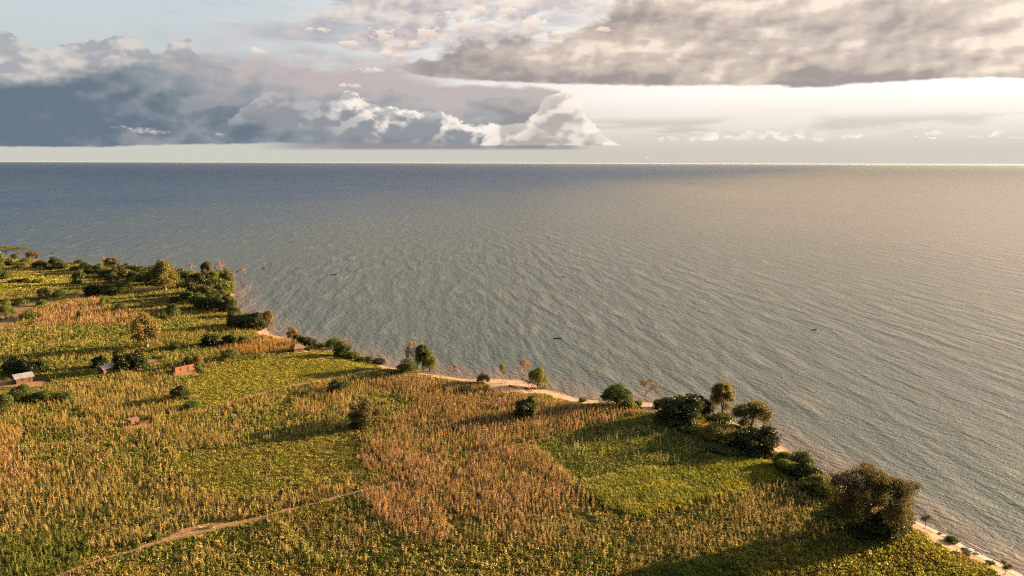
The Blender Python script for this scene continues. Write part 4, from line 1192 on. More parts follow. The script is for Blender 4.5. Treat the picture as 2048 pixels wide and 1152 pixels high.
def house(name, pxa, pxb, depth, h, label, wall_m, roof_m, roof='gable', rise=1.0, holes=(), sheets=1, over=.4, cat='house', gable_h=None):
    A = gpt(*pxa); B = gpt(*pxb); A[2] = B[2] = 0
    L = float(np.linalg.norm(B - A)); ang = math.atan2(B[1] - A[1], B[0] - A[0])
    root = bpy.data.objects.new(name, None); COL.objects.link(root)
    root.location = (A[0], A[1], float(height(A[0], A[1])[0]) - .05); root.rotation_euler = (0, 0, ang)
    tag(root, label, cat)
    th = .22; V, Fc = [], []
    wall_with_holes(V, Fc, 0, L, 0, th, 0, h, holes)
    hb = h - (rise if roof == 'mono' else 0)
    boxv(V, Fc, 0, L, depth - th, depth, 0, hb)
    boxv(V, Fc, 0, th, th, depth - th, 0, hb); boxv(V, Fc, L - th, L, th, depth - th, 0, hb)
    if roof == 'mono':
        for x in (0, L - th):
            s = len(V); V += [(x, th, hb), (x, depth - th, hb), (x, th, h - rise * th / depth), (x + th, th, hb), (x + th, depth - th, hb), (x + th, th, h - rise * th / depth)]
            Fc += [(s, s + 2, s + 1), (s + 3, s + 4, s + 5), (s, s + 3, s + 5, s + 2), (s + 1, s + 2, s + 5, s + 4)]
    if roof == 'gable':
        for x in (0, L - th):
            s = len(V); V += [(x, 0, h), (x, depth, h), (x, depth / 2, h + rise - .05), (x + th, 0, h), (x + th, depth, h), (x + th, depth / 2, h + rise - .05)]
            Fc += [(s, s + 2, s + 1), (s + 3, s + 4, s + 5), (s, s + 3, s + 5, s + 2), (s + 1, s + 2, s + 5, s + 4)]
    link('wall', mesh_from('wall', V, Fc, wall_m), root)
    # window holes get a near-black panel that paints the unlit interior
    for xa, xb, za, zb in holes:
        V, Fc = [], []
        is_door = za < .1
        f = .06
        for bx in ((xa, xa + f, za, zb), (xb - f, xb, za, zb), (xa + f, xb - f, zb - f, zb)): boxv(V, Fc, bx[0], bx[1], .03, .10, bx[2], bx[3])
        if not is_door: boxv(V, Fc, xa + f, xb - f, .03, .10, za, za + f)
        fr = link('door' if is_door else 'window', mesh_from('frame', V, Fc, m_wood), root)
        V, Fc = [], []; boxv(V, Fc, xa + f, xb - f, .05, .08, za + (0 if is_door else f), zb - f)
        link('door_leaf' if is_door else 'shade_panel', mesh_from('leaf', V, Fc, m_wood if is_door else m_dark), fr)
    o_ = over
    if roof == 'gable':
        k = rise / (depth / 2)
        for side in (0, 1):
            for s_ in range(sheets):
                xa = -o_ + (L + 2 * o_) * s_ / sheets; xb = -o_ + (L + 2 * o_) * (s_ + 1) / sheets + .06
                V, Fc = [], []; zz = .04 + .012 * (s_ % 2)
                ye = -o_ if side == 0 else depth + o_
                corrugated(V, Fc, (xa, ye, h - k * o_ + zz), (xb, ye, h - k * o_ + zz), (xb, depth / 2, h + rise + zz), (xa, depth / 2, h + rise + zz), 5)
                ob = link('roof_sheet', mesh_from('roof_sheet', V, Fc, roof_m), root)
                sd_ = ob.modifiers.new('thick', 'SOLIDIFY'); sd_.thickness = .02
        V, Fc = [], []; tube(V, Fc, (-o_, depth / 2, h + rise + .07), (L + o_, depth / 2, h + rise + .07), .08, .08, 6)
        link('ridge', mesh_from('ridge', V, Fc, roof_m), root)
    elif roof == 'mono':
        V, Fc = [], []
        for s_ in range(sheets):
            xa = -o_ + (L + 2 * o_) * s_ / sheets; xb = -o_ + (L + 2 * o_) * (s_ + 1) / sheets + .06
            V, Fc = [], []
            corrugated(V, Fc, (xa, -o_ * .3, h + .06), (xb, -o_ * .3, h + .06), (xb, depth + o_, h - rise + .06), (xa, depth + o_, h - rise + .06), 5)
            ob = link('roof_sheet', mesh_from('roof_sheet', V, Fc, roof_m), root)
            sd_ = ob.modifiers.new('thick', 'SOLIDIFY'); sd_.thickness = .02
    elif roof == 'thatch':
        V = [(-.6, -.6, h - .15), (L + .6, -.6, h - .15), (L + .6, depth + .6, h - .15), (-.6, depth + .6, h - .15), (L * .3, depth / 2, h + rise), (L * .7, depth / 2, h + rise),
             (-.6, -.6, h - .35), (L + .6, -.6, h - .35), (L + .6, depth + .6, h - .35), (-.6, depth + .6, h - .35)]
        Fc = [(0, 1, 5, 4), (1, 2, 5), (2, 3, 4, 5), (3, 0, 4), (6, 7, 1, 0), (7, 8, 2, 1), (8, 9, 3, 2), (9, 6, 0, 3)]
        ob = link('roof', mesh_from('roof', V, Fc, roof_m), root)
    return root, L
house('brick_house', (351, 749), (389, 741), 3.0, 2.5, 'long low burnt-brick house lit orange, its long wall facing the camera', m_brick, m_rust, 'mono', 1.0,
      holes=((1.6, 2.3, 1.1, 1.8), (4.2, 5.0, 0, 1.95), (6.6, 7.2, 1.1, 1.8)), sheets=5, over=.2)
house('tin_roof_house', (33, 768), (66, 762), 5.0, 2.1, 'low brick house with a wide pale grey tin roof, near the left frame edge', m_brick_d, m_tin, 'gable', .95,
      holes=((1.5, 2.2, 1.0, 1.7), (3.4, 4.2, 0, 1.9)), sheets=4, over=.55)
house('tin_roof_hut', (208, 750), (227, 745), 3.6, 2.3, 'small hut with a white tin roof wedged between dark trees', m_brick_d, m_tin, 'gable', .8, holes=((1.2, 1.9, 0, 1.8),), sheets=2, over=.35, cat='hut')
house('ruined_hut', (263, 852), (279, 848), 3.0, 1.7, 'small orange brick ruin with a slipped rusty roof, standing in the maize', m_brick, m_rust, 'mono', .35, holes=((.9, 1.5, .6, 1.2),), sheets=2, over=.35, cat='hut')
house('lake_hut', (590, 706), (608, 703), 4.2, 2.0, 'dark brown thatched hut at the field edge by the lake', m_brick_d, m_thatch, 'thatch', 1.3, holes=((1.5, 2.2, 0, 1.7),), cat='hut')
# broken yard wall beside the ruin and the house
def low_wall(pts_px, h, label):
    V, Fc = [], []
    P = [gpt(*q) for q in pts_px]; O = P[0]
    for a, c in zip(P[:-1], P[1:]):
        L = np.linalg.norm((c - a)[:2]); d = (c - a) / L; n = np.array((-d[1], d[0], 0)) * .12; k = max(3, int(L / .6))
        for i in range(k):
            q = a + d * L * i / k - O; r = a + d * (L * (i + 1) / k) - O; hh = h * random.uniform(.55, 1.05); s = len(V)
            for e, z in ((q - n, -.2), (r - n, -.2), (r + n, -.2), (q + n, -.2), (q - n, hh), (r - n, hh), (r + n, hh), (q + n, hh)): V.append((e[0], e[1], z))
            Fc += [(s + 4, s + 5, s + 6, s + 7), (s, s + 1, s + 5, s + 4), (s + 1, s + 2, s + 6, s + 5), (s + 2, s + 3, s + 7, s + 6), (s + 3, s, s + 4, s + 7)]
    o = link('yard_wall', mesh_from('yard_wall', V, Fc, m_brick_d)); o.location = (O[0], O[1], float(height(O[0], O[1])[0]))
    tag(o, label, 'wall')
low_wall([(281, 850), (300, 845), (297, 838)], 1.0, 'crumbling knee-high brick wall right of the ruin')
low_wall([(336, 749), (350, 751)], .8, 'short broken wall at the left end of the long brick house')

# ------------------------------------------------------------------ boats and people
m_skin = simple_mat('dark_skin', (.06, .035, .024), (.09, .055, .038), 3, .6)
m_cloth = simple_mat('dark_cloth', (.03, .03, .035), (.06, .055, .055), 3, .9)
m_sail = simple_mat('white_sail', (.72, .70, .66), (.82, .80, .77), 1.5, .8)
def canoe_mesh(L, W):
    V, Fc = [], []; n = 14; m = 7
    for i in range(n + 1):
        u = i / n * 2 - 1; w = W * .5 * (1 - abs(u) ** 2.6) ** .6 + .012; sh = .16 * u * u; keel = -.22 + .16 * u * u * abs(u)
        for inner in (0, 1):
            for j in range(m):
                a = math.pi * j / (m - 1); ww = w - inner * min(.05, w * .4); kk = keel + inner * .05
                V.append((u * L / 2, -math.cos(a) * ww, (.24 + sh) - math.sin(a) * ((.24 + sh) - kk)))
    for i in range(n):
        for j in range(m - 1):
            a = i * 2 * m + j; b_ = a + 2 * m
            Fc.append((a, a + 1, b_ + 1, b_)); Fc.append((a + m, b_ + m, b_ + m + 1, a + m + 1))
        for e in (0, m - 1):
            a = i * 2 * m + e; b_ = a + 2 * m; Fc.append((a, b_, b_ + m, a + m))
    for i in (0, n):
        a = i * 2 * m
        for j in range(m - 1): Fc.append((a + j, a + j + 1, a + m + j + 1, a + m + j))
    return V, Fc
def boat(px, py, L, yaw, label, people=(), sail=False):
    P = gpt(px, py, 0)
    root = bpy.data.objects.new('dugout_canoe', None); COL.objects.link(root); root.location = (P[0], P[1], .02); root.rotation_euler = (0, 0, R(yaw)); L *= .72
    tag(root, label, 'boat')
    V, Fc = canoe_mesh(L, .75); link('hull', mesh_from('hull', V, Fc, m_wood), root)
    for x in (-L * .22, L * .2):
        V, Fc = [], []; boxv(V, Fc, x - .12, x + .12, -.30, .30, .14, .18); link('seat', mesh_from('seat', V, Fc, m_wood), root)
    if sail:
        V, Fc = [], []; tube(V, Fc, (.3, 0, 0), (.3, 0, 4.6), .06, .04, 6); link('mast', mesh_from('mast', V, Fc, m_wood), root)
        for s_, (x0, x1, z1) in enumerate(((.38, 2.3, 4.3), (-1.9, .22, 3.6))):
            V, Fc = [], []; n = 6
            for i in range(n + 1):
                u = i / n
                for j in range(n + 1):
                    v = j / n; xx = x0 + (x1 - x0) * u
                    zt = (z1 if s_ == 0 else z1) ; top = .9 + (zt - .9) * ((1 - u) if s_ == 0 else u) + .05
                    V.append((xx, .35 * math.sin(u * math.pi) * math.sin(v * math.pi * .8 + .3), .9 + (top - .9) * v))
            for i in range(n):
                for j in range(n): a = i * (n + 1) + j; Fc.append((a, a + 1, a + n + 2, a + n + 1))
            ob = link('sail', mesh_from('sail', V, Fc, m_sail, True), root); ob.modifiers.new('thick', 'SOLIDIFY').thickness = .015
    for (x, lab) in people:
        c, s_ = math.cos(R(yaw)), math.sin(R(yaw))
        person(P[0] + c * x, P[1] + s_ * x, .20, yaw, lab)
    return root
def person(x, y, z, yaw, label):
    """seated paddler: one continuous skinned body, shirt and paddle added"""
    J = [(0, 0, .0), (0, 0, .22), (.02, 0, .42), (.03, 0, .52), (.04, 0, .58), (.05, 0, .70), (.06, 0, .80),
         (.03, .19, .47), (.16, .27, .27), (.36, .20, .22), (.03, -.19, .47), (.18, -.26, .30), (.38, -.12, .34),
         (.05, .10, .02), (.40, .13, .16), (.58, .12, -.06), (.05, -.10, .02), (.40, -.13, .16), (.58, -.12, -.06), (.68, .12, -.08), (.68, -.12, -.08)]
    E = [(0, 1), (1, 2), (2, 3), (3, 4), (4, 5), (5, 6), (2, 7), (7, 8), (8, 9), (2, 10), (10, 11), (11, 12), (0, 13), (13, 14), (14, 15), (0, 16), (16, 17), (17, 18), (15, 19), (18, 20)]
    Rd = [.15, .14, .16, .07, .055, .10, .07, .07, .048, .035, .07, .048, .035, .09, .07, .045, .09, .07, .045, .035, .035]
    me = bpy.data.meshes.new('person'); me.from_pydata(J, E, []); me.update(); me.materials.append(m_skin)
    o = link('person', me); o.location = (x, y, z); o.rotation_euler = (0, 0, R(yaw))
    sk = o.modifiers.new('skin', 'SKIN')
    for i, v in enumerate(me.skin_vertices[0].data): v.radius = (Rd[i], Rd[i]); v.use_root = (i == 0)
    o.modifiers.new('sub', 'SUBSURF').levels = 1
    tag(o, label, 'person')
    V, Fc = [], []; k = 9
    prof = ((.05, .19), (.25, .175), (.42, .20), (.50, .12), (.53, .07))
    for zz, r_ in prof:
        for i in range(k): th = 2 * math.pi * i / k; V.append((.015 + math.cos(th) * r_ * .8, math.sin(th) * r_, zz))
    for a in range(len(prof) - 1):
        for i in range(k): Fc.append((a * k + i, a * k + (i + 1) % k, (a + 1) * k + (i + 1) % k, (a + 1) * k + i))
    link('shirt', mesh_from('shirt', V, Fc, m_cloth, True), o)
    V, Fc = [], []; tube(V, Fc, (.30, .45, -.25), (.42, -.30, .62), .018, .018, 5); boxv(V, Fc, .28, .31, .36, .52, -.6, -.22)
    pd = link('paddle', mesh_from('paddle', V, Fc, m_wood)); pd.location = (x, y, z); pd.rotation_euler = (0, 0, R(yaw))
    tag(pd, 'wooden paddle held by the ' + label, 'paddle')
boat(1116, 677, 5.6, 2, 'long empty dugout canoe on the open water straight off the sandy point')
boat(1628, 660, 3.6, -4, 'short dark dugout with one paddler, the boat farthest to the right', ((.5, 'dark paddler seated in the rightmost boat'),))
boat(1127, 554, 4.2, -14, 'dark dugout in mid-lake with one paddler, above the long empty canoe', ((-.6, 'dark paddler seated in the mid-lake dugout'),))
boat(1098, 477, 5.4, 8, 'distant dugout with one paddler, the higher of the two near the centre', ((-1.0, 'tiny paddler in the distant centre boat'),))
boat(668, 549, 5.6, 3, 'low dugout with one crouched paddler, right of the white sail', ((.6, 'crouched paddler in the dugout right of the sail'),))
boat(585, 484, 5.0, 0, 'distant dark dugout straight above the sailing boat', ((.4, 'tiny paddler in the boat above the sailing boat'),))
boat(125, 452, 6.0, -10, 'distant dark dugout on the blue water, the farthest boat on the left', ((.5, 'tiny paddler in the farthest left boat'),))
boat(104, 507, 5.4, 4, 'low dugout just off the dark round far-shore tree', ())
boat(527, 537, 4.0, 20, 'small boat with white sails off the cape', (), sail=True)

# stones and driftwood on the sand
def stone(px, py, r, label, mat):
    rr = np.random.default_rng(int(px * 7 + py)); bm = bmesh.new(); bmesh.ops.create_icosphere(bm, subdivisions=2, radius=r)
    for v in bm.verts:
        k = 1 + .16 * math.sin(v.co.x / r * 3 + px) + .12 * math.cos(v.co.y / r * 4 + py); v.co = Vector((v.co.x * k * 1.25, v.co.y * k, v.co.z * k * .55))
    me = bpy.data.meshes.new('boulder'); bm.to_mesh(me); bm.free(); me.materials.append(mat)
    P = gpt(px, py, .4); o = link('boulder', me); o.location = (P[0], P[1], float(height(P[0], P[1])[0]) + r * .2); tag(o, label, 'rock')
m_rock = simple_mat('pale_rock', (.40, .36, .31), (.55, .50, .44), 2.0, .9)
m_rock_d = simple_mat('wet_rock', (.10, .085, .07), (.22, .18, .14), 2.0, .7)
stone(1939, 1098, .75, 'large pale rounded boulder in the foam line right of the beach bush', m_rock)
stone(1882, 1064, .45, 'dark wet stone lying in the foam above the beach bush', m_rock_d)
stone(1953, 1104, .5, 'smaller pale stone next to the large pale boulder', m_rock)
stone(1928, 1094, .45, 'dark stone touching the left side of the large pale boulder', m_rock_d)
def log(pa, pb, r, label, m=None):
    A = gpt(*pa, z=.9); B = gpt(*pb, z=.9); A[2] = float(height(A[0], A[1])[0]) + r * .6; B[2] = float(height(B[0], B[1])[0]) + r * .9; O = A.copy()
    V, Fc = [], []; mid = (A + B) / 2 + np.array((.1, .15, .12)); tube(V, Fc, A - O, mid - O, r, r * .8, 6); tube(V, Fc, mid - O, B - O, r * .8, r * .45, 6)
    tube(V, Fc, mid - O, mid - O + np.array((.5, .9, .5)), r * .4, r * .15, 4)
    o = link('driftwood_log', mesh_from('driftwood_log', V, Fc, m or BK['grey'])); o.location = O; tag(o, label, 'driftwood')
log((862, 757), (871, 753), .28, 'pale fallen trunk on the sand right of the headland clump', BK['pale'])
log((1004, 770), (1018, 764), .16, 'thin grey log lying below the slender tree')
log((1018, 775), (1034, 781), .22, 'dark branch heap on the sandy point, left of the flat-topped tree', BK['black'])
log((1022, 789), (1046, 795), .28, 'long dark fallen branch, lowest on the sandy point', BK['black'])
log((1050, 778), (1066, 786), .22, 'dark fallen limb at the foot of the flat-topped green tree', BK['black'])
log((1060, 801), (1075, 806), .2, 'grey log at the edge of the rust maize by the point')
log((1098, 803), (1112, 804), .2, 'short grey log on the sand right of the point')
log((940, 766), (955, 770), .16, 'thin dark stick below the ragged waterline shrub', BK['black'])

# ------------------------------------------------------------------ crops
def blade_strip(V, Fc, p0, dirh, L, w, rise, droop, seg=2):
    """arching maize leaf"""
    side = np.array((-dirh[1], dirh[0], 0)) * w * .5
    prev = None
    for i in range(seg + 1):
        u = i / seg
        c = p0 + np.array((dirh[0] * L * u, dirh[1] * L * u, rise * u - droop * u * u))
        ww = (1.0, .95, .25)[min(i, 2)] if seg == 2 else 1 - u * .8
        k = len(V); V += [c - side * ww, c + side * ww]
        if prev is not None: Fc.append((prev, prev + 1, k + 1, k))
        prev = k

def maize(seed, h=2.2, nstalk=1):
    rr = np.random.default_rng(seed); V, Fc = [], []
    for s in range(nstalk):
        o = np.array((rr.normal() * .16, rr.normal() * .16, 0)) * (nstalk > 1); hh = h * rr.uniform(.85, 1.1); ln = rr.normal(size=2) * .10
        top = o + np.array((ln[0], ln[1], hh))
        tube(V, Fc, o - (0, 0, .1), top, .032, .02, 3)
        a = rr.uniform(0, 6.28)
        for i in range(8):
            u = .18 + .72 * i / 8; a += 3.14 + rr.normal() * .5
            p0 = o + (top - o) * u
            blade_strip(V, Fc, p0, (math.cos(a), math.sin(a)), rr.uniform(.22, .42), .15, rr.uniform(.15, .4), rr.uniform(.15, .45))
        for i in range(3):
            a += 2.1; blade_strip(V, Fc, top - (0, 0, .05), (math.cos(a), math.sin(a)), .10, .07, .38, .05, 1)
    return mesh_from('maize_plant', V, Fc, m_crop)

def clump(seed, r, h, n, leaf):
    rr = np.random.default_rng(seed)
    a = rr.uniform(0, 6.28, n); q = rr.uniform(0, 1, n) ** .5
    C_ = np.stack([r * q * np.cos(a), r * q * np.sin(a), h * (1 - q * q * .7) * rr.uniform(.45, 1.05, n)], 1)
    N_ = rr.normal(size=(n, 3)) * .6 + np.stack([np.cos(a) * q, np.sin(a) * q, np.ones(n) * .7], 1)
    Qd = leaf_quads(C_, N_, leaf, .75, rr)
    return quads_mesh('leafy_plant', Qd, m_crop)

def tuft(seed, h, n, r=.45, lean=.35):
    rr = np.random.default_rng(seed); V, Fc = [], []
    for i in range(n):
        a = rr.uniform(0, 6.28); p0 = np.array((rr.normal() * r * .5, rr.normal() * r * .5, 0)); L = rr.uniform(.2, .5) * h
        blade_strip(V, Fc, p0, (math.cos(a) - lean, math.sin(a) + lean * .3), L, .09, h * rr.uniform(.8, 1.3), h * rr.uniform(.0, .35))
    return mesh_from('grass_tuft', V, Fc, m_crop)

lib = {}
def lib_col(kind, meshes):
    c = bpy.data.collections.new('plants_' + kind)
    for i, me in enumerate(meshes):
        o = bpy.data.objects.new(kind + '_plant', me); c.objects.link(o)
    lib[kind] = (c, len(meshes))
lib_col('maize', [maize(i, 1.55, 1) for i in range(6)])
lib_col('leafy', [clump(10 + i, .75, .62, 34, .15) for i in range(4)])
lib_col('low', [clump(20 + i, .85, .34, 34, .12) for i in range(4)])
lib_col('grass', [tuft(30 + i, 1.0, 26) for i in range(4)])

def gn_group(kind):
    c, n = lib[kind]
    ng = bpy.data.node_groups.new('scatter_' + kind, 'GeometryNodeTree')
    ng.interface.new_socket('Geometry', in_out='INPUT', socket_type='NodeSocketGeometry')
    ng.interface.new_socket('Geometry', in_out='OUTPUT', socket_type='NodeSocketGeometry')
    N = ng.nodes; L = ng.links
    i = N.new('NodeGroupInput'); o = N.new('NodeGroupOutput')
    inst = N.new('GeometryNodeInstanceOnPoints'); ci = N.new('GeometryNodeCollectionInfo')
    ci.inputs['Collection'].default_value = c; ci.inputs['Separate Children'].default_value = True; ci.inputs['Reset Children'].default_value = True
    inst.inputs['Pick Instance'].default_value = True
    def na(name, ty):
        a = N.new('GeometryNodeInputNamedAttribute'); a.data_type = ty; a.inputs['Name'].default_value = name
        return a.outputs[0]
    L.new(i.outputs[0], inst.inputs['Points']); L.new(ci.outputs[0], inst.inputs['Instance'])
    L.new(na('rot', 'FLOAT_VECTOR'), inst.inputs['Rotation']); L.new(na('scl', 'FLOAT_VECTOR'), inst.inputs['Scale'])
    L.new(na('pick', 'INT'), inst.inputs['Instance Index'])
    L.new(inst.outputs[0], o.inputs[0])
    return ng
GN = {k: gn_group(k) for k in lib}

def scatter(name, kind, P, sc, tint, label, cat, lean=None):
    n = len(P)
    if n == 0: return
    me = bpy.data.meshes.new(name)
    me.vertices.add(n); me.vertices.foreach_set('co', P.astype(np.float32).ravel())
    rot = np.stack([rng.normal(0, .09, n), rng.normal(0, .09, n), rng.uniform(0, 6.28, n)], 1)
    if lean is not None: rot[:, 2] = rng.normal(0, .35, n)
    a = me.attributes.new('rot', 'FLOAT_VECTOR', 'POINT'); a.data.foreach_set('vector', rot.astype(np.float32).ravel())
    s3 = np.stack([sc[:, 0], sc[:, 0], sc[:, 1]], 1)
    a = me.attributes.new('scl', 'FLOAT_VECTOR', 'POINT'); a.data.foreach_set('vector', s3.astype(np.float32).ravel())
    a = me.attributes.new('pick', 'INT', 'POINT'); a.data.foreach_set('value', rng.integers(0, lib[kind][1], n).astype(np.int32))
    a = me.attributes.new('tint', 'FLOAT_COLOR', 'POINT'); a.data.foreach_set('color', np.concatenate([tint, np.ones((n, 1))], 1).astype(np.float32).ravel())
    me.materials.append(m_crop)
    o = link(name, me)
    md = o.modifiers.new('scatter', 'NODES'); md.node_group = GN[kind]
    return tag(o, label, cat, kind='stuff')

def WP(px): return np.array([gpt(x, y)[:2] for x, y in px])
GOLD, PINK, RUST = (.50, .345, .10), (.50, .33, .18), (.46, .315, .11)
STRAW, GMZ = (.44, .37, .14), (.21, .22, .05)
LG, LL, LO, LDK = (.105, .150, .022), (.26, .275, .036), (.27, .22, .040), (.065, .09, .018)
GRASS, GY = (.21, .255, .034), (.38, .34, .05)
# name, label, category, polygon(px), layers: (plant, per m2, tint a, tint b, width scale, height scale, patchiness 0..1)
FIELDS = [
 ('upper_maize', 'golden ripe maize in the belt above the long tree shadow, left of centre', 'maize', [(130, 850), (170, 815), (330, 800), (420, 812), (560, 780), (640, 764), (700, 757), (760, 760), (840, 800), (720, 850), (640, 868), (380, 905), (330, 930), (200, 872)],
   [('maize', .72, GOLD, STRAW, 1, 1, .5), ('leafy', .7, LG, LL, 1, 1, .3)]),
 ('corner_maize', 'tall golden maize filling the lower left, above the earth trail', 'maize', [(-200, 900), (-200, 800), (0, 862), (120, 880), (250, 905), (350, 935), (400, 985), (520, 992), (700, 962), (720, 985), (520, 1034), (400, 1060), (300, 1086), (180, 1108), (-200, 1060)],
   [('maize', .72, GOLD, STRAW, 1, 1, .45), ('maize', .25, GMZ, STRAW, 1, .9, .5), ('leafy', .55, LG, LO, 1, 1, .4)]),
 ('left_pink_maize', 'pinkish-orange ripe maize patches at the left frame edge, above the corner maize', 'maize', [(-200, 835), (0, 838), (45, 852), (48, 885), (62, 925), (50, 962), (0, 975), (-200, 980)],
   [('maize', 1.3, PINK, GOLD, 1, 1.05, .3), ('leafy', .3, LG, LO, 1, 1, .5)]),
 ('left_weeds', 'green weedy maize plot between the ruin and the corner maize', 'crop', [(30, 905), (60, 850), (150, 850), (330, 880), (360, 930), (330, 960), (180, 930), (100, 930)],
   [('leafy', 1.0, LG, LL, 1.15, 1.2, .2), ('maize', .42, GOLD, PINK, 1, 1, .5), ('maize', .2, GMZ, GMZ, 1, 1, .4)]),
 ('green_corner_maize', 'dark green young maize in the bottom left corner', 'maize', [(-200, 1065), (120, 1068), (185, 1082), (190, 1112), (100, 1165), (0, 1320), (-200, 1320)],
   [('maize', 1.1, GMZ, LL, 1.1, .85, .2), ('leafy', .5, LG, LDK, 1, 1, .2)]),
 ('low_green_crop', 'low green crop under the long shadow of the brown bush', 'crop', [(340, 935), (385, 905), (640, 868), (700, 872), (722, 885), (724, 948), (600, 968), (520, 990), (400, 982)],
   [('low', 1.5, LL, LO, 1, 1, .35), ('maize', .09, GMZ, STRAW, .9, .8, .8), ('grass', .25, LO, GY, 1, .5, .6)]),
 ('bright_plot', 'bright yellow-green low crop running down from the brick house to the lake', 'crop', [(352, 835), (385, 765), (430, 735), (560, 712), (650, 702), (720, 722), (770, 735), (765, 742), (700, 749), (640, 760), (560, 775), (470, 802), (395, 825)],
   [('low', 1.5, LL, GY, 1.1, 1.1, .15), ('leafy', .18, LL, LO, .8, .8, .6)]),
 ('rust_maize', 'dense rust-coloured ripe maize between the lake point and the pale green plot', 'maize', [(724, 948), (720, 880), (840, 800), (745, 770), (790, 752), (850, 757), (900, 766), (1000, 780), (1060, 795), (1120, 806), (1200, 818), (1300, 826), (1250, 842), (1180, 854), (1060, 890), (1110, 940), (1185, 1005), (1000, 1062), (905, 1024), (820, 963), (760, 965)],
   [('maize', 1.15, RUST, PINK, 1, 1, .2), ('leafy', .45, LG, LO, 1, .9, .5), ('maize', .2, GMZ, STRAW, 1, .9, .5)]),
 ('pink_maize', 'pinkish dry maize wedge right of the earth trail', 'maize', [(712, 987), (815, 962), (850, 985), (885, 1040), (930, 1065), (860, 1085), (790, 1060), (752, 1030)],
   [('maize', 1.3, PINK, RUST, 1, 1, .1), ('low', .4, LG, LO, 1, 1, .3)]),
 ('mid_mixed', 'rust and straw maize thinning out over green weeds, middle of the field', 'maize', [(850, 985), (900, 1020), (1000, 1062), (1180, 1010), (1200, 1040), (1080, 1100), (900, 1090), (885, 1040)],
   [('maize', .8, RUST, STRAW, 1, 1, .5), ('low', .8, LO, LG, 1, 1, .2)]),
 ('trail_crop', 'dark green crop with scattered straw stalks below the earth trail', 'crop', [(545, 1038), (715, 988), (752, 1030), (790, 1060), (860, 1085), (800, 1135), (650, 1135), (600, 1090)],
   [('leafy', 1.3, LG, LO, 1, .9, .2), ('maize', .22, STRAW, PINK, .9, .95, .5)]),
 ('pale_plot', 'green plot with thin pale stalks left of the dark shore trees', 'crop', [(1060, 890), (1180, 852), (1300, 828), (1400, 850), (1480, 890), (1510, 922), (1300, 938), (1180, 960), (1130, 950)],
   [('low', 1.5, LL, LG, 1, 1.1, .1), ('maize', .22, STRAW, GMZ, .9, 1.0, .6)]),
 ('tall_grass', 'bright smooth grass plot leaning in the wind, below the dark shore trees', 'grass', [(1165, 968), (1300, 942), (1420, 930), (1510, 922), (1580, 945), (1560, 962), (1350, 1012), (1290, 1035), (1215, 1018), (1180, 995)],
   [('grass', 4.4, GRASS, GY, 1.1, 1.0, .12)]),
 ('stubble_maize', 'brown stalks scattered in green weeds left of the great tree', 'maize', [(1290, 1038), (1350, 1014), (1570, 962), (1650, 995), (1690, 1062), (1600, 1092), (1400, 1102), (1250, 1112), (1080, 1100), (1200, 1040)],
   [('maize', .55, RUST, STRAW, .95, .9, .45), ('leafy', 1.1, LG, LO, 1, .8, .15)]),
 ('leafy_corner', 'lumpy olive leafy crop filling the bottom right corner beside the beach', 'crop', [(1400, 1102), (1600, 1092), (1720, 1076), (1800, 1046), (1850, 1062), (1930, 1108), (2010, 1152), (2200, 1260), (2100, 1400), (1400, 1400), (1480, 1150)],
   [('leafy', 1.5, LO, LL, 1.2, 1.35, .1), ('leafy', .3, (.22, .15, .05), LO, 1, 1.2, .5)]),
 ('shadow_grass', 'smooth grass patch tinted dark as tree shadow, bottom edge, right of centre', 'grass', [(1270, 1165), (1340, 1132), (1440, 1120), (1490, 1140), (1520, 1200), (1500, 1400), (1200, 1400)],
   [('grass', 4.2, (.10, .14, .025), GRASS, 1, .8, 0)]),  # shadow of the great tree is put into this dark tint
 ('bottom_crop', 'mixed straw and green crop along the bottom edge of the picture', 'crop', [(100, 1165), (200, 1122), (400, 1068), (520, 1044), (545, 1040), (600, 1090), (650, 1135), (800, 1135), (860, 1085), (930, 1068), (1080, 1100), (1250, 1112), (1400, 1102), (1340, 1132), (1270, 1165), (1200, 1400), (0, 1400)],
   [('leafy', 1.2, LG, LO, 1, 1, .15), ('maize', .34, STRAW, GOLD, .95, .9, .55), ('leafy', .4, GY, STRAW, .9, 1, .6)]),
 ('far_bright_field', 'bright yellow-green field beyond the hedge, upper left', 'crop', [(-200, 552), (0, 556), (60, 548), (152, 549), (154, 572), (60, 578), (0, 590), (-200, 600)],
   [('leafy', .9, GY, LL, 1.5, 1.3, .1)]),
 ('far_golden_plot', 'golden maize rows below the dirt road, upper left', 'maize', [(55, 628), (100, 614), (200, 596), (205, 625), (320, 622), (280, 648), (160, 652), (80, 655)],
   [('maize', .9, GOLD, PINK, 1.1, 1, .1)]),
 ('left_leafy_fields', 'green and straw crop strips round the golden egg-shaped tree', 'crop', [(-200, 700), (0, 662), (80, 655), (160, 652), (280, 648), (330, 620), (400, 645), (470, 662), (505, 680), (440, 735), (320, 745), (180, 730), (100, 735), (-200, 800)],
   [('leafy', 1.1, LL, LG, 1.3, 1.2, .2), ('maize', .4, GOLD, STRAW, 1, .9, .6)]),
 ('shore_maize', 'orange ripe maize strip ending at the water by the brown hut', 'maize', [(500, 682), (540, 674), (592, 684), (602, 698), (560, 706), (440, 716), (440, 700)],
   [('maize', 1.2, (.46, .26, .07), GOLD, 1.1, 1, .15), ('leafy', .3, LG, LO, 1, 1, .5)]),
 ('left_mixed_maize', 'yellow-green maize round the ruin, left of the bright plot', 'maize', [(-200, 800), (60, 790), (110, 775), (240, 748), (350, 756), (420, 738), (385, 768), (352, 835), (330, 802), (170, 815), (130, 850), (0, 862), (-200, 830)],
   [('maize', .75, STRAW, GOLD, 1, .95, .5), ('leafy', .9, LL, LG, 1.1, 1, .25)]),
]
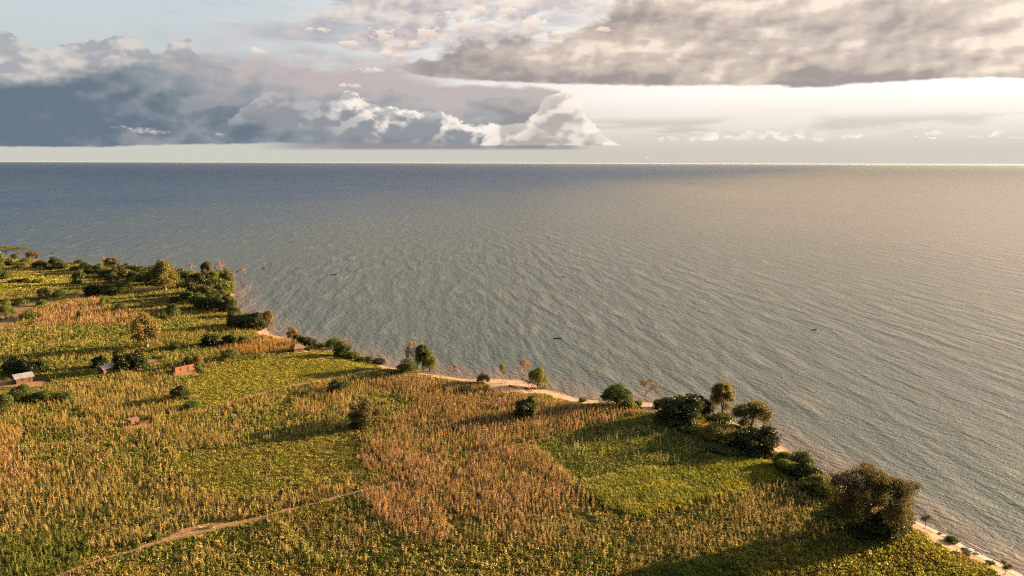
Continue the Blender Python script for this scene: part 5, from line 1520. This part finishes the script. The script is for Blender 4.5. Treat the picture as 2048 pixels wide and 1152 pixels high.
fpoly = [WP(f[3]) for f in FIELDS]
WXY = np.array([[0, 0]])

def field_id(X, Y):
    xw = X + (vnoise(X, Y, 7, 2, 2) - .5) * 4.0 + rng.normal(0, .5, X.size); yw = Y + (vnoise(X, Y, 7, 2, 4) - .5) * 5.0 + rng.normal(0, .6, X.size)
    fid = np.full(X.shape, -1)
    for i, p in enumerate(fpoly):
        m = inpoly(xw, yw, p); fid[m] = i
    return fid

def candidates(dens, rows_=False):
    """jittered points over the visible land, thinning with distance"""
    st = 1 / math.sqrt(dens)
    xs = np.arange(-460, 170, st); ys = np.arange(110, 640, st)
    if rows_: xs = np.arange(-560, 260, .95); ys = np.arange(40, 700, 1 / (dens * .95))
    X, Y = np.meshgrid(xs, ys); X = X.ravel(); Y = Y.ravel()
    if rows_:
        X = X + rng.normal(0, .13, X.size); Y = Y + rng.uniform(-.3, .3, Y.size)
        X = X + (vnoise(X, Y, 40, 2, 9) - .5) * 14          # rows bend with the plots
        c_, s_ = math.cos(R(9)), math.sin(R(9)); X, Y = X * c_ + Y * s_, Y * c_ - X * s_
    else: X = X + rng.uniform(-.42, .42, X.size) * st; Y = Y + rng.uniform(-.42, .42, Y.size) * st
    dep = Y * CZ[1] + (1.6 - CAMZ) * CZ[2]
    px = 1024 + F * (X / dep); m = (px > -140) & (px < 2190)
    X, Y = X[m], Y[m]
    r = np.hypot(X, Y); k = rng.random(X.size) < np.clip(270 / r, 0, 1) ** 1.4
    return X[k], Y[k]

def land_ok(X, Y, margin=0.0):
    d, w = coast_sd(X, Y)
    b = bare(X, Y, d, w)
    return (d > w * .8 + margin) & (b < .35 + rng.random(X.size) * .2), d

# trunks and houses keep a clear foot
KEEPOUT = [(gpt(x, y)[0], gpt(x, y)[1], r) for x, y, r in ((368, 746, 6), (46, 764, 8), (218, 742, 4.5), (270, 848, 4.5), (600, 702, 4))]
def free(X, Y):
    m = np.ones(X.shape, bool)
    for x, y, r in KEEPOUT: m &= ((X - x) ** 2 + (Y - y) ** 2) > r * r
    return m

def mixt(a, b_, u):
    return np.array(a)[None] * (1 - u[:, None]) + np.array(b_)[None] * u[:, None]

cache = {}
def base_points(dens, seed):
    X, Y = candidates(dens, seed == 1)
    fid = field_id(X, Y)
    ok, d = land_ok(X, Y); ok &= free(X, Y)
    return X[ok], Y[ok], fid[ok], d[ok]

def scatter_field(fi, name, label, cat, layers, pts):
    for li, (kind, dens, ta, tb, ws, hs, patch) in enumerate(layers):
        X, Y, fid, d = pts[kind]
        m = fid == fi
        full = BASE[kind]
        X, Y, d = X[m], Y[m], d[m]
        pn = vnoise(X, Y, 9, 3, fi * 3 + li + 1)
        p2 = vnoise(X, Y, 2.6, 2, fi * 5 + li + 2)
        prob = dens * (1.45 if kind == 'maize' else 1.1) / full * np.clip(1 + patch * 5.0 * (pn - .5) + (p2 - .5) * 1.4, 0, 2.2)
        k = rng.random(X.size) < prob
        X, Y, pn, d = X[k], Y[k], pn[k], d[k]
        r = np.hypot(X, Y); g_ = np.clip(r / 270, 1, 3) ** .7
        z = height_from(d, X, Y)
        u = 0
        u = np.clip(vnoise(X, Y, 6, 3, fi + 7) * 1.6 - .3 + rng.normal(0, .22, X.size), 0, 1)
        tint = mixt(ta, tb, u) * (.55 + 1.05 * rng.random((X.size, 1)) ** 1.5)
        sc = np.stack([ws * g_ * rng.uniform(.8, 1.2, X.size), hs * np.clip(g_, 1, 1.25) * rng.uniform(.78, 1.16, X.size) * (.85 + .3 * pn)], 1)
        nm = {'maize': 'maize_crop', 'leafy': 'leafy_crop', 'low': 'low_crop', 'grass': 'grass'}[kind]
        lb = label if li == 0 else {'maize': 'scattered tall stalks in the ', 'leafy': 'leafy weeds growing through the ', 'low': 'low cover plants under the ', 'grass': 'grass tufts in the '}[kind] + label
        lb = ' '.join(lb.split()[:16])
        scatter(nm, kind, np.stack([X, Y, z], 1), sc, tint, lb, cat, lean=1 if kind == 'grass' else None)

BASE = {'maize': 3.2, 'leafy': 1.7, 'low': 1.8, 'grass': 4.8}
pts = {k: base_points(v, int(k == 'maize')) for k, v in BASE.items()}
for fi, (nm, lab, cat, poly, layers) in enumerate(FIELDS):
    scatter_field(fi, nm, lab, cat, layers, pts)
# whatever lies between the fields: weeds, low bushes and stray stalks
scatter_field(-1, 'weeds', 'mixed green and olive weeds on all the ground between the fields', 'weeds',
    [('leafy', 1.05, LG, LO, 1.1, 1.0, .2), ('low', .5, LL, LO, 1, 1, .4)], pts)
scatter_field(-1, 'weeds', 'stray straw-coloured stalks and grass between the fields', 'weeds', [('maize', .20, STRAW, GOLD, .9, .75, .9), ('grass', .5, GY, STRAW, 1, .5, .7)], pts)

# single rows of pale stalks that divide the plots
def rows(lab, lines, tint, h, step=.55, jit=.35):
    P = []
    for ln in lines:
        w = WP(ln)
        for i in range(len(w) - 1):
            L = np.linalg.norm(w[i + 1] - w[i]); n = int(L / step)
            for k in range(n): P.append(w[i] + (w[i + 1] - w[i]) * k / n)
    P = np.array(P) + rng.normal(0, jit, (len(P), 2)); P = P[rng.random(len(P)) < .8]
    z = height(P[:, 0], P[:, 1]); n = len(P)
    scatter('stalk_row', 'maize', np.stack([P[:, 0], P[:, 1], z], 1), np.stack([rng.uniform(.8, 1.1, n), rng.uniform(.8, 1.15, n) * h], 1),
            np.array(tint)[None] * rng.uniform(.8, 1.2, (n, 1)), lab, 'stalks')
rows('pale stalk rows crossing the green plot left of the dark shore trees', [[(1215, 880), (1318, 858)], [(1150, 898), (1240, 878)], [(1100, 925), (1180, 900)], [(1120, 905), (1160, 894)]], (.50, .45, .22), 1.35, .9, .35)
rows('line of yellow-green tall stalks running down from the earth trail', [[(540, 1040), (575, 1065), (605, 1095), (640, 1135)]], (.36, .35, .09), 1.2, .35, .5)
rows('yellowish stalk edge between the rust maize and the pale green plot', [[(1060, 892), (1095, 920), (1130, 955), (1185, 1008)]], (.40, .35, .10), 1.1, .3, .7)


# ------------------------------------------------------------------ evening air
m_haze, t, out = new_mat('haze_air')
pv = t.nodes.new('ShaderNodeVolumePrincipled'); pv.inputs['Color'].default_value = (.72, .84, 1.0, 1)
pv.inputs['Density'].default_value = 3.0e-6; pv.inputs['Anisotropy'].default_value = .3
t.links.new(pv.outputs[0], out.inputs['Volume'])
V, Fc = [], []; boxv(V, Fc, -64000, 64000, -8000, 94000, -4.0, 84.0)
tag(link('haze', mesh_from('haze', V, Fc, m_haze)), 'thin warm evening haze over the lake', 'haze', kind='stuff')
